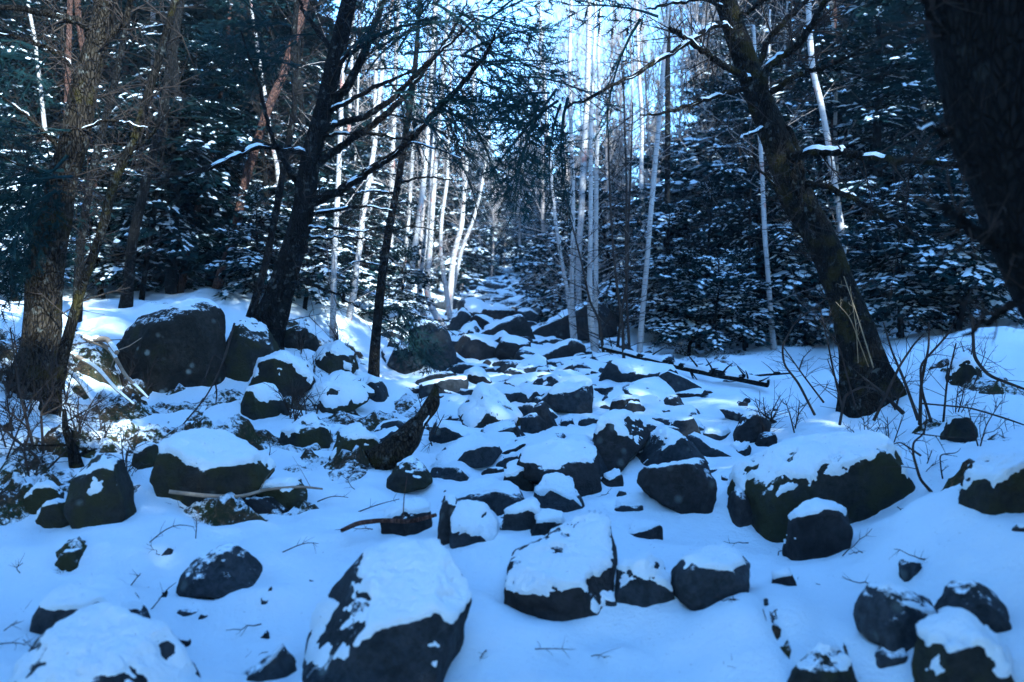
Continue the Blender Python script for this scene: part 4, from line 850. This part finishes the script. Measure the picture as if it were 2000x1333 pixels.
# mossy leaning tree on the right
tree('leaning_tree', 'mossy dark tree leaning left over the bed with dead limbs from the right bank', 'tree',
     [(1700, 790), (1690, 745), (1680, 680), (1645, 573), (1612, 487), (1589, 440), (1540, 350), (1513, 262), (1482, 196), (1450, 105), (1416, 0), (1380, -120), (1330, -300)], [150, 120, 96, 76, 72, 76, 72, 74, 64, 62, 52, 44, 30], 8.4, M_MOSSY,
     [([(1486, 200), (1495, 130), (1560, 90), (1590, 40), (1622, -10)], [20, 16, 13, 10], 7.6), ([(1470, 150), (1505, 70), (1565, 10), (1610, -30)], [14, 11, 8], 8.4),
      ([(1495, 190), (1560, 145), (1620, 130), (1690, 95)], [14, 11, 8, 4], 7.8), ([(1530, 310), (1572, 297), (1640, 296), (1740, 312), (1890, 325)], [20, 18, 16, 13, 8], 7.2),
      ([(1560, 365), (1595, 357), (1690, 400), (1760, 442), (1800, 470)], [15, 12, 9, 4], 7.4), ([(1468, 160), (1445, 146), (1400, 120), (1340, 75), (1308, 55)], [17, 14, 11, 7], 7.6),
      ([(1440, 60), (1395, 45), (1343, 84), (1224, 157), (1108, 210)], [14, 13, 10, 7, 4], 7.2), ([(1465, 172), (1435, 178), (1380, 195), (1300, 222), (1250, 225)], [12, 10, 7, 3], 7.8),
      ([(1500, 245), (1470, 260), (1420, 280)], [9, 7, 3], 8.0), ([(1430, 20), (1370, -5), (1300, 10), (1260, 18)], [10, 8, 3], 7.8), ([(1520, 240), (1545, 250), (1566, 320), (1572, 430), (1578, 470)], [9, 9, 8, 4], 8.1),
      ([(1530, 400), (1480, 330), (1470, 300)], [7, 5, 2], 8.0), ([(1660, 620), (1600, 500), (1540, 420), (1500, 340)], [16, 14, 10, 6], 8.9), ([(1430, 40), (1480, 10), (1520, -20)], [10, 8, 6], 8.0)],
     seed=5, sides=20, noise_=0.22, twign=30, tw=0.5, sink=0.9,
     fronds=frond_cloud(rf, [(1045, 175, 1110, 215, 7, 7.0, 7.4, 200), (1240, 25, 1290, 40, 2, 7.6, 7.9, 190)]))
# near trunk at the right edge
tree('near_fir', 'very thick black trunk close by at the right edge leaning over the bank', 'fir', [(2400, 1100), (2290, 900), (2190, 700), (2115, 560), (2045, 420), (1995, 280), (1966, 140), (1937, 20), (1910, -120), (1885, -300)], [300, 270, 250, 240, 235, 235, 235, 240, 230, 210], 3.3, M_BLACK,
     [([(1975, 500), (1920, 470), (1870, 425), (1835, 405)], [34, 26, 12], 3.0), ([(1900, 270), (1850, 262), (1790, 250)], [18, 14, 6], 3.3), ([(2050, 520), (1990, 580), (1930, 630), (1880, 655)], [22, 18, 12, 5], 2.9), ([(1890, 110), (1850, 80), (1810, 20), (1790, -40)], [20, 16, 10], 3.2)],
     seed=6, sides=24, noise_=0.16, twign=12, tw=0.35, twlen=0.2)
# ---- birches
BR = [('birch at the clump\'s left edge bowing away from its neighbours', [(1120, 675), (1115, 622), (1107, 561), (1097, 511), (1087, 450), (1080, 385), (1068, 238), (1060, 100), (1050, -60)], [13, 11, 10, 9, 9, 8, 6, 5], 14.3),
      ('birch with red-brown peeling patches in the right clump', [(1124, 672), (1117, 592), (1117, 531), (1119, 470), (1119, 350), (1115, 245), (1112, 140), (1115, 0), (1120, -120)], [13, 12, 12, 11, 11, 10, 8, 6], 14.6),
      ('broad pale birch standing behind the rest of the right clump', [(1131, 655), (1131, 592), (1129, 541), (1131, 470), (1135, 437), (1140, 315), (1147, 175), (1150, 52), (1153, -100)], [17, 16, 16, 16, 16, 16, 14, 13, 10], 17.0),
      ('forked birch with two close stems in the right clump', [(1163, 700), (1154, 632), (1152, 571), (1152, 511), (1154, 455), (1154, 315), (1154, 245), (1160, 100), (1166, -60)], [19, 16, 14, 13, 12, 11, 10, 8, 6], 13.2),
      ('straight slim birch touching the forked birch on its right', [(1164, 672), (1163, 620), (1164, 551), (1164, 470), (1165, 315), (1171, 210), (1168, 105), (1175, -40)], [14, 13, 12, 12, 11, 9, 8, 5], 13.6),
      ('lone smooth white birch leaning right, apart from the clump', [(1249, 690), (1255, 608), (1263, 520), (1269, 440), (1280, 315), (1290, 210), (1297, 105), (1308, 0), (1318, -120)], [16, 14, 13, 13, 13, 12, 10, 8, 6], 13.6),
      ('pinkish birch behind the lone smooth white birch', [(1256, 640), (1258, 540), (1259, 455), (1252, 350), (1255, 245), (1248, 150), (1244, 20), (1240, -100)], [13, 12, 12, 12, 11, 9, 8, 6], 17.5),
      ('stout birch at the front of the left clump with a bright top', [(790, 640), (797, 566), (806, 510), (815, 454), (825, 380), (835, 270), (842, 150), (850, 0), (856, -100)], [20, 17, 16, 15, 14, 12, 10, 8], 16.0),
      ('slimmer birch pressed behind the stout left birch', [(779, 600), (784, 560), (794, 478), (800, 400), (806, 300), (812, 150), (818, -20)], [12, 11, 10, 10, 9, 8, 6], 18.5),
      ('curved-foot birch, left of a crossing pair', [(828, 618), (818, 573), (825, 503), (839, 433), (842, 350), (845, 250), (850, 100), (856, -60)], [17, 15, 14, 13, 13, 11, 9, 6], 17.3),
      ('sickle-footed birch, right of a crossing pair', [(856, 624), (835, 587), (832, 555), (839, 503), (843, 433), (850, 330), (862, 200), (872, 60), (880, -60)], [17, 16, 15, 14, 13, 12, 10, 8], 17.0),
      ('short-stemmed birch in front of the tall forked pair', [(876, 600), (867, 538), (860, 496), (862, 430), (874, 350), (876, 270), (880, 150), (886, 0)], [13, 11, 10, 10, 9, 8, 6, 4], 18.5),
      ('tall pale birch leaning over the upper path', [(879, 580), (885, 503), (895, 465), (902, 443), (905, 400), (912, 320), (920, 220), (930, 100), (936, 0)], [16, 14, 14, 13, 11, 9, 7, 5], 20.5),
      ('sunlit slender birch slanting right over the upper path', [(886, 560), (902, 485), (923, 436), (938, 380), (948, 320), (958, 240), (966, 160)], [11, 10, 9, 8, 7, 5, 3], 21.0),
      ('white birch left of the slim bank tree, foot in open snow', [(650, 645), (653, 503), (657, 433), (662, 330), (667, 200), (672, 60), (676, -60)], [16, 14, 14, 13, 11, 9, 7], 12.4),
      ('thin birch just behind the white one in open snow', [(671, 600), (671, 468), (676, 350), (684, 200), (690, 40), (694, -60)], [11, 10, 10, 9, 7, 5], 17.0),
      ('very thin birch pole beside the thin one', [(683, 600), (688, 468), (694, 320), (700, 160), (704, 0)], [7, 6, 6, 5, 4], 18.0),
      ('grey birch in shade left of the slim bank tree', [(717, 610), (720, 468), (726, 330), (732, 200), (738, 50), (742, -60)], [14, 12, 12, 11, 9, 7], 19.0),
      ('broad shaded birch far behind the slim bank tree', [(762, 590), (763, 450), (766, 315), (770, 200), (776, 60), (780, -40)], [14, 14, 14, 13, 11, 9], 22.0),
      ('crooked snow-barked birch behind the mossy leaning tree', [(1655, 640), (1652, 540), (1640, 420), (1629, 350), (1615, 262), (1601, 192), (1587, 140), (1580, 52), (1578, -60)], [16, 15, 15, 15, 15, 15, 15, 14, 12], 14.0),
      ('birch with kinked foot standing left of the mossy leaning tree', [(1512, 690), (1507, 640), (1500, 538), (1494, 470), (1488, 330), (1480, 200), (1472, 50)], [17, 14, 12, 12, 11, 10, 7], 14.0),
      ('straight slim birch left of the kink-footed one', [(1479, 680), (1486, 538), (1488, 450), (1494, 330), (1500, 180), (1504, 20)], [12, 11, 10, 9, 7, 5], 15.5)]
for i, (lab, pl, w, d) in enumerate(BR):
    tree('birch_tree', lab, 'birch', pl, w, d, M_BIRCH, seed=50 + i, twign=16, tw=1.3, sides=10, bsnow=False, noise_=0.07)
DT = [('dusky thin sapling crossing in front of the right birch clump', [(1180, 700), (1170, 622), (1152, 592), (1137, 517), (1120, 450), (1100, 380)], [9, 7, 6, 5, 4, 3], 12.9),
      ('thin grey stem with forked top right of the birch clump', [(1219, 720), (1216, 632), (1206, 571), (1196, 470), (1190, 350), (1186, 200)], [9, 8, 7, 6, 5, 3], 12.4),
      ('grey stem crossing the forked-top one', [(1205, 690), (1212, 622), (1225, 551), (1227, 450), (1232, 330), (1236, 200)], [8, 7, 6, 6, 5, 3], 13.3),
      ('slender grey stem left of the lone white birch', [(1230, 695), (1225, 612), (1222, 500), (1224, 380), (1220, 240), (1216, 100)], [8, 7, 6, 6, 5, 3], 13.3),
      ('dark straight fir pole behind the lone white birch', [(1298, 650), (1300, 540), (1303, 420), (1304, 260), (1304, 105), (1306, -40)], [17, 15, 14, 14, 13, 10], 17.0),
      ('bent snow-flecked stem in the right undergrowth', [(1363, 650), (1363, 600), (1363, 566), (1377, 527), (1385, 470), (1390, 380)], [13, 11, 10, 9, 7, 4], 14.8),
      ('thin pole among saplings right of the bent stem', [(1459, 670), (1462, 560), (1464, 450), (1468, 300), (1470, 150)], [7, 6, 6, 5, 3], 14.8)]
for i, (lab, pl, w, d) in enumerate(DT):
    tree('thin_tree', lab, 'tree', pl, w, d, M_TWIG if w[0] < 12 else M_FIR, seed=90 + i, twign=20, tw=0.9, sides=8, bsnow=False, noise_=0.05)
# bare light-twigged trees that veil the sky in the gap
def bare_proto(seed, Ht):
    rg = np.random.default_rng(seed); a, b = MB(), MB()
    z = np.linspace(-0.3, Ht, 22); P = np.stack([np.cumsum(rg.normal(0, .03, 22)), np.cumsum(rg.normal(0, .03, 22)), z], 1); R = 0.055 * np.clip(1 - z / Ht, .08, 1)
    tube(a, P, R, 7, .06, seed)
    twigs(b, P, R, rg, 46, 1.9, 0.013, 2, 0.75, 0.7, 0.25)
    return a.mesh('trunk', M_PTWIG), b.mesh('twigs', M_PTWIG)
BP = [bare_proto(700 + k, h) for k, h in enumerate((9, 10.5, 8))]
k = 0
for (px, d) in [(1100, 24), (1180, 22), (1215, 26), (1240, 21), (1270, 25), (1330, 24), (1365, 21), (1390, 28), (1060, 30), (1020, 38), (940, 40), (905, 30), (960, 46), (820, 26), (750, 28), (700, 24), (1420, 24), (870, 36), (1150, 34), (1300, 32), (1190, 40), (1340, 38), (1065, 27), (1130, 29), (1160, 25), (1205, 33), (1255, 36), (1290, 28), (1320, 43), (1110, 44), (1230, 45), (985, 52), (925, 48), (1035, 47)]:
    x = (px - 1000) / F * d; m = BP[k % 3]; side = 'right' if px > 1000 else 'left'
    t = thing('bare_tree', f'leafless pale-twigged tree rising behind the {side} birch clump', 'tree', (x, d, hz(x, d)), f'leafless trees behind the {side} birches')
    t.rotation_euler = (0, 0, k * 1.1); s = 0.8 + 0.05 * (k % 6); t.scale = (s, s, s); k += 1
    obj('trunk', m[0], t); obj('twigs', m[1], t)['kind'] = 'stuff'

def pole_proto(seed, Ht, bark):
    rg = np.random.default_rng(seed); a, b = MB(), MB()
    z = np.linspace(-0.3, Ht, 24); P = np.stack([np.cumsum(rg.normal(0, .025, 24)), np.cumsum(rg.normal(0, .025, 24)), z], 1); R = 0.055 * np.clip(1 - z / Ht, .1, 1) ** .7
    tube(a, P, R, 7, .1, seed); twigs(b, P, R, rg, 60, 0.7, 0.007, 1, -0.05, 1.6, 0.08)
    return a.mesh('trunk', bark), b.mesh('twigs', M_TWIG)
PP = [('black', pole_proto(800, 8, M_FIR)), ('rust-barked', pole_proto(801, 9, M_RED)), ('grey-twigged', pole_proto(802, 7.5, M_FIR)), ('pale-barked', pole_proto(803, 9, M_BIRCH))]
c = 0; rp = random.Random(12)
while c < 64:
    left = c % 2 == 0; d = rp.uniform(12.5, 26); x = d * (rp.uniform(-0.55, -0.16) if left else rp.uniform(0.17, 0.55))
    if not left and d < 16 and x < 4.4: continue
    kd, m = PP[rp.randrange(4)]; side = 'left wood behind the massive boulder' if left else 'right wood behind the mossy leaning tree'
    t = thing('thin_tree', f'{kd} thin half-dead tree standing in the {side}', 'tree', (x, d, hz(x, d)), f'{kd} thin trees of the {side[:5].strip()} wood'); t.rotation_euler = (rp.gauss(0, .06), rp.gauss(.1 if left else -.06, .07), rp.uniform(0, 6)); s = rp.uniform(.7, 1.15); t.scale = (s, s, s)
    obj('trunk', m[0], t); obj('twigs', m[1], t)['kind'] = 'stuff'; c += 1

# ------------------------------------------------------------------ logs, snags, shrubs, sticks
def stick(name, label, cat, pl, w, d0, d1=None, mat=None, stubs=0, snow_=True, side=(), seed=0, group=None, sides=9, noise_=0.2, part='stem', stub_len=0.2):
    rg = np.random.default_rng(seed + 40); d1 = d0 if d1 is None else d1
    lift = 0.085 if d0 == 'ground' else 0.0
    if d0 == 'ground': d0 = [hit(a, b + w[0] * 0.6) - 0.02 for a, b in pl]
    mb = MB(); Q, r = stem(mb, pl, w, d0, d1, sides, noise_, seed=seed); b0 = Q[0].copy()
    t = thing(name, label, cat, b0 + np.array([0, 0, lift]), group); obj(part, mb.mesh(part, mat or M_TWIG, origin=b0), t)
    for (spl, sw) in side:
        sb = MB(); k = int(np.argmin(np.abs((Q[:, 0] / Q[:, 1] * F + 1000) - spl[0][0]) + np.abs((CAMZ - Q[:, 2]) / Q[:, 1] * F + HZ - spl[0][1]))); dq = Q[k][1]
        stem(sb, spl, sw, dq, dq + rg.uniform(-.25, .25), 6, 0.1, seed=seed); obj('branch', sb.mesh('branch', mat or M_TWIG, origin=b0), t)
    for _ in range(stubs):
        sb = MB(); i = rg.integers(2, len(Q) - 1); dv = rg.normal(0, 1, 3); dv[2] = abs(dv[2]) * 1.2 * (1 if rg.random() < .75 else -1); dv /= np.linalg.norm(dv); l = stub_len * rg.uniform(.4, 1.2)
        tube(sb, np.stack([Q[i], Q[i] + dv * l * .5 + rg.normal(0, .01, 3), Q[i] + dv * l]), [r[i] * .3, r[i] * .22, r[i] * .1], 5); obj('branch_stub', sb.mesh('branch_stub', mat or M_TWIG, origin=b0), t)
    if snow_:
        sn = MB(); k0 = 0 if name != 'dead_snag' else int(len(Q) * 0.38); snow_strip(sn, Q[k0:], r[k0:], seed, 1.2 if not k0 else 0.5, 0.35 if not k0 else 0.1)
        if sn.n and any(len(x) for x in sn.F[4]): obj('snow_load', sn.mesh('snow_load', M_SNOW, origin=b0), t)['kind'] = 'stuff'
    return t
stick('fallen_log', 'long fallen pole with stub branches lying from the birch clump across open snow', 'log', [(1172, 690), (1240, 708), (1346, 735), (1405, 747), (1500, 766)], [9, 11, 13, 14, 12], 'ground', None, M_FIR, 16, True, seed=1, stub_len=0.28)
stick('fallen_branch', 'thin bare pole in the snow beyond the fallen log tip', 'branch', [(1446, 752), (1500, 746), (1545, 744)], [8, 8, 6], 'ground', None, M_FIR, 2, True, seed=2)
stick('dead_snag', 'broken mossy snag pointing up out of the left bank, snow along its back', 'stump', [(725, 905), (765, 884), (800, 855), (825, 826), (846, 784), (851, 750)], [62, 54, 46, 36, 28, 10], hit(740, 912) - 0.08, hit(740, 912) + 0.1, M_BEIGE, 12, True, seed=3, sides=18, noise_=0.7, stub_len=0.07, part='trunk')
stick('exposed_root', 'brown bare root under the ragged snow shelf stone', 'root', [(668, 1072), (700, 1056), (750, 1050), (800, 1054), (852, 1040)], [8, 10, 10, 9, 8], 'ground', None, M_RED, 2, False, seed=4)
stick('exposed_root', 'pale root lying along the foot of the moss-edged boulder', 'root', [(330, 992), (400, 1000), (470, 1002), (520, 986), (590, 980), (630, 985)], [8, 9, 8, 7, 6, 4], 'ground', None, M_PALE, 2, False, seed=5)
for i, (lab, pl, w) in enumerate([('bleached root sliding down from the old fir foot to the massive boulder', [(140, 690), (190, 720), (225, 760), (262, 790)], [9, 8, 6, 4]), ('snowy root arched beside the bleached one', [(165, 660), (215, 680), (245, 735), (290, 778)], [10, 9, 7, 4]), ('short broken root end near the massive boulder', [(180, 665), (210, 662), (228, 690)], [14, 12, 9]), ('thin root trailing under the snow by the old fir', [(125, 715), (160, 750), (185, 790)], [8, 7, 4])]):
    stick('exposed_root', lab, 'root', pl, w, 7.4, 7.1, M_PALE, 1, True, seed=10 + i)
stick('leaning_stick', 'forked pale stick leaning on the right side of the massive boulder', 'stick', [(353, 835), (406, 772), (437, 706), (458, 632)], [3, 3, 4, 5], 7.6, 8.3, M_TWIG, 0, False, [([(420, 742), (424, 770), (420, 800)], [4, 3, 2]), ([(437, 706), (418, 690), (400, 740)], [3, 3, 2])], 6)
stick('dead_stump', 'tapering grey dead stump in the right undergrowth', 'stump', [(1436, 660), (1436, 630), (1437, 600), (1438, 585)], [22, 13, 11, 5], 15.2, None, M_PALE, 2, False, seed=7, part='trunk')
stick('dead_stump', 'brown rotten stump with ragged top among the right saplings', 'stump', [(1363, 650), (1362, 625), (1364, 605), (1366, 596)], [30, 20, 16, 8], 14.0, None, M_RED, 3, True, seed=8, part='trunk')
stick('dead_stump', 'dark twisted rotten stump on the brushy left bank', 'stump', [(150, 915), (140, 870), (128, 840), (126, 800)], [34, 22, 16, 8], 6.0, None, M_MOSSY, 7, False, seed=9, part='trunk', stub_len=0.3)
def shrub(label, stems, d, mat=None, seed=0, twn=5, tl=0.25, group=None):
    rg = np.random.default_rng(seed + 70); b0 = P3(*stems[0][0][0], d); t = thing('bare_shrub', label, 'shrub', b0, group); tb = MB()
    for (pl, w) in stems:
        mb = MB(); Q, r = stem(mb, pl, w, d + rg.uniform(-.1, .1), d + rg.uniform(-.35, .35), 6, 0.12, seed=seed, sink=0.08); obj('stem', mb.mesh('stem', mat or M_TWIG, origin=b0), t)
        twigs(tb, Q, r, rg, twn, tl, 0.003, 1, 0.2, 0.9, 0.3)
    if tb.n: obj('twigs', tb.mesh('twigs', mat or M_TWIG, origin=b0), t)['kind'] = 'stuff'
shrub('many-stemmed bare shrub on the snow right of the mossy leaning tree', [([(1716, 802), (1737, 758), (1758, 713), (1786, 671), (1804, 653)], [6, 6, 5, 4, 3]), ([(1751, 795), (1720, 765), (1685, 737)], [8, 7, 4]), ([(1786, 800), (1765, 741), (1741, 685), (1725, 630)], [7, 6, 4, 3]), ([(1797, 809), (1799, 748), (1814, 678), (1814, 629)], [7, 6, 4, 3]), ([(1818, 823), (1800, 765), (1797, 713), (1846, 660), (1860, 636)], [6, 6, 5, 4, 3]), ([(1842, 827), (1849, 748), (1867, 671)], [5, 4, 3])], 7.0, seed=1, twn=7)
shrub('arching straw-tipped bare shrub left of the mossy leaning tree foot', [([(1583, 795), (1559, 748), (1531, 713), (1527, 678), (1552, 629), (1615, 583)], [5, 5, 4, 4, 3, 2]), ([(1639, 774), (1625, 713), (1615, 660), (1600, 600)], [5, 4, 3, 2]), ([(1600, 775), (1566, 730), (1531, 680)], [4, 3, 2]), ([(1643, 812), (1650, 772), (1685, 755), (1713, 762)], [6, 6, 5, 3]), ([(1665, 775), (1640, 680), (1600, 620)], [4, 3, 2])], 7.5, seed=2, twn=8)
shrub('crooked twiggy sapling bare against the smooth right mound', [([(1839, 984), (1797, 937), (1783, 888), (1783, 863), (1804, 849), (1811, 818), (1806, 800)], [8, 6, 5, 4, 4, 3, 2]), ([(1783, 880), (1758, 863), (1720, 877)], [4, 3, 2]), ([(1804, 849), (1863, 856)], [3, 2]), ([(1797, 985), (1802, 930), (1820, 880)], [3, 3, 2])], 5.3, seed=3, twn=4, tl=0.15)
shrub('single thin upright twig with bent tip beside the crooked sapling', [([(1847, 966), (1838, 920), (1835, 888), (1870, 885), (1876, 876)], [4, 3, 3, 2, 1])], 5.3, seed=4, twn=2, tl=0.08)
shrub('curved dark branch arching down the right bank crest', [([(1900, 643), (1902, 699), (1930, 734), (2010, 764)], [6, 7, 7, 5])], 6.6, seed=5, twn=5)
shrub('low trailing branch on the snow behind the shrub', [([(1818, 790), (1895, 797), (1965, 818), (2010, 834)], [4, 4, 4, 3])], 6.3, seed=6, twn=6, tl=0.2)
shrub('tangled leafless brush on the near left bank', [([(84, 872), (80, 804), (105, 769), (101, 730), (105, 678)], [6, 5, 5, 4, 3]), ([(59, 848), (38, 765), (31, 713), (20, 640)], [6, 5, 4, 3]), ([(105, 800), (135, 785), (140, 820)], [4, 3, 2]), ([(75, 895), (20, 850), (-10, 820)], [6, 5, 4]), ([(40, 900), (60, 840), (0, 790)], [5, 4, 3]), ([(110, 900), (160, 850), (150, 790)], [4, 3, 2]), ([(20, 880), (60, 780), (120, 720)], [4, 3, 2])], 6.0, seed=7, twn=12, tl=0.3)
shrub('dry grassy tuft of stalks at the edge of the mossy leaning tree', [([(1700, 700), (1672, 610), (1648, 540)], [3, 2, 2]), ([(1690, 700), (1660, 620), (1632, 590)], [2, 2, 1]), ([(1675, 690), (1672, 640), (1660, 560)], [2, 2, 1])], 7.6, M_STRAW, 8, 2, 0.15)
rq = random.Random(21)
for i in range(42):
    left = i % 3 != 2
    px, py = (rq.uniform(0, 330), rq.uniform(700, 960)) if left and i % 2 else ((rq.uniform(520, 860), rq.uniform(640, 900)) if left else (rq.uniform(1480, 1990), rq.uniform(690, 900)))
    d = hit(px, py); st = []
    for _ in range(rq.randint(2, 4)):
        h_ = rq.uniform(30, 90) * 7 / d; lx = rq.uniform(-40, 40) * 7 / d; st.append(([(px, py + 3), (px + lx * .4 + rq.uniform(-5, 5), py - h_ * .5), (px + lx, py - h_)], [3.2, 2.4, 1.4]))
    bank = 'left bank among the mossy stones' if left else 'right bank near the mossy leaning tree'
    shrub(f'sparse leafless brush sprouting on the {bank}', st, d, None, 200 + i, 5, 0.16, f'leafless brush of the {bank[:5].strip()} bank')
# small dead twigs lying on and poking through the snow
TWG = [([(550, 1080), (580, 1066), (605, 1058), (622, 1062)], 'feathery fallen fir twig on the snow near the notched stone'), ([(290, 1062), (320, 1035), (350, 1022), (380, 1030)], 'thin arched twig over small mossy stones'), ([(382, 1055), (385, 1020), (380, 1005)], 'upright leafless twig below the moss-edged boulder'), ([(1045, 1268), (1085, 1267), (1118, 1269)], 'straight twig flat on the near snow'), ([(1155, 1282), (1170, 1278), (1182, 1286)], 'short twig near the straight one'), ([(255, 1145), (268, 1128), (275, 1120)], 'tiny stalk behind the low snow-topped rock'), ([(0, 1258), (30, 1255), (52, 1260)], 'dark twig at the edge of the corner boulder'), ([(8, 1232), (22, 1222), (34, 1212)], 'short stalk beside the dark edge twig'), ([(40, 1120), (30, 1110), (45, 1100)], 'curled grass blade on the left snow'), ([(1885, 985), (1905, 997), (1925, 1002)], 'twig lying under the right edge boulder'), ([(1752, 990), (1765, 1000), (1772, 1008)], 'small twig on the right mound'), ([(520, 905), (530, 880), (522, 850)], 'branched dark twig by the sunlit snow'), ([(240, 930), (270, 905), (280, 880)], 'needle-like sprig on the left bank'), ([(700, 1000), (740, 985), (780, 975)], 'thin dark sprig left of the ragged shelf stone'), ([(1270, 915), (1290, 905)], 'short stalk on the charcoal rock snow'), ([(1930, 860), (1942, 850), (1950, 845)], 'thin straw on the right bank'), ([(620, 980), (650, 968), (680, 972)], 'dark sprig on the snow under the bank')]
for i, (pl, lab) in enumerate(TWG):
    d = hit(*pl[0]) - 0.02; d = min(d, 9.0); rgt = np.random.default_rng(i); mb, tb = MB(), MB()
    Q, r = stem(mb, pl, [2.6, 2, 1.2], d, d - 0.03, 4, 0.0, n=8); Q[0, 2] -= .01; b0 = Q[0].copy()
    t = thing('fallen_twig', lab, 'twig', b0); obj('stem', mb.mesh('stem', M_TWIG, origin=b0), t)
    twigs(tb, Q, r, rgt, 5, 0.05, 0.0014, 0, 0.3, 0.9, 0.2); obj('twigs', tb.mesh('twigs', M_TWIG, origin=b0), t)['kind'] = 'stuff'
rs = random.Random(8)
for i in range(60):
    px = rs.uniform(20, 1980); py = rs.uniform(830, 1320); d = hit(px, py)
    if d > 10: continue
    p = P3(px, py, d) + np.array([0, 0, 0.01]); rgt = np.random.default_rng(i + 60); mb = MB(); a = rs.uniform(0, 6.28); L = rs.uniform(0.05, 0.16); up = rs.choice([0.1, 0.1, 0.9])
    Q = p + np.array([math.cos(a), math.sin(a), up]) * L * np.linspace(0, 1, 6)[:, None] + rgt.normal(0, 0.004, (6, 3)); r = np.linspace(0.003, 0.0012, 6)
    tube(mb, Q, r, 4); twigs(mb, Q, r, rgt, 4, 0.05, 0.0012, 0, 0.2, 0.9, 0.2)
    kind_ = 'upright' if up > .5 else 'flat-lying'
    tag(obj('fallen_twig', mb.mesh('fallen_twig', M_TWIG, origin=p), loc=p), f'tiny {kind_} dark sprig on the open snow', 'twig', f'tiny {kind_} sprigs on the snow')
# hanging rootlets at the mound edge
mb = MB(); rgt = np.random.default_rng(4)
for k in range(70):
    px = 1512 + rgt.normal(0, 7); py = rgt.uniform(1190, 1285); d = 3.75; p = P3(px, py, d); dv = np.array([rgt.normal(0, .5), -.4, -1.0]); dv /= np.linalg.norm(dv); l = rgt.uniform(.03, .08)
    tube(mb, np.stack([p, p + dv * l * .5 + rgt.normal(0, .006, 3), p + dv * l + rgt.normal(0, .01, 3)]), [.0022, .0018, .001], 3)
o = obj('hanging_grass', mb.mesh('hanging_grass', M_TWIG)); o['kind'] = 'stuff'; o['label'] = 'fringe of dead grass hanging at the edge of the right snow mound'; o['category'] = 'grass'

# ------------------------------------------------------------------ the cold air of the valley
hb = bmesh.new(); bmesh.ops.create_cube(hb, size=1); hm = bpy.data.meshes.new('haze'); hb.to_mesh(hm); hb.free()
ho = obj('haze', hm); ho.scale = (340, 150, 33); ho.location = (0, 51, 13.5); ho['kind'] = 'stuff'
m = bpy.data.materials.new('haze'); m.use_nodes = True; nt = m.node_tree; nt.nodes.remove(nt.nodes['Principled BSDF'])
pv = nt.nodes.new('ShaderNodeVolumePrincipled'); pv.inputs['Density'].default_value = 0.0010; pv.inputs['Color'].default_value = (0.72, 0.86, 1.0, 1)
nt.links.new(pv.outputs[0], nt.nodes['Material Output'].inputs['Volume']); hm.materials.append(m)
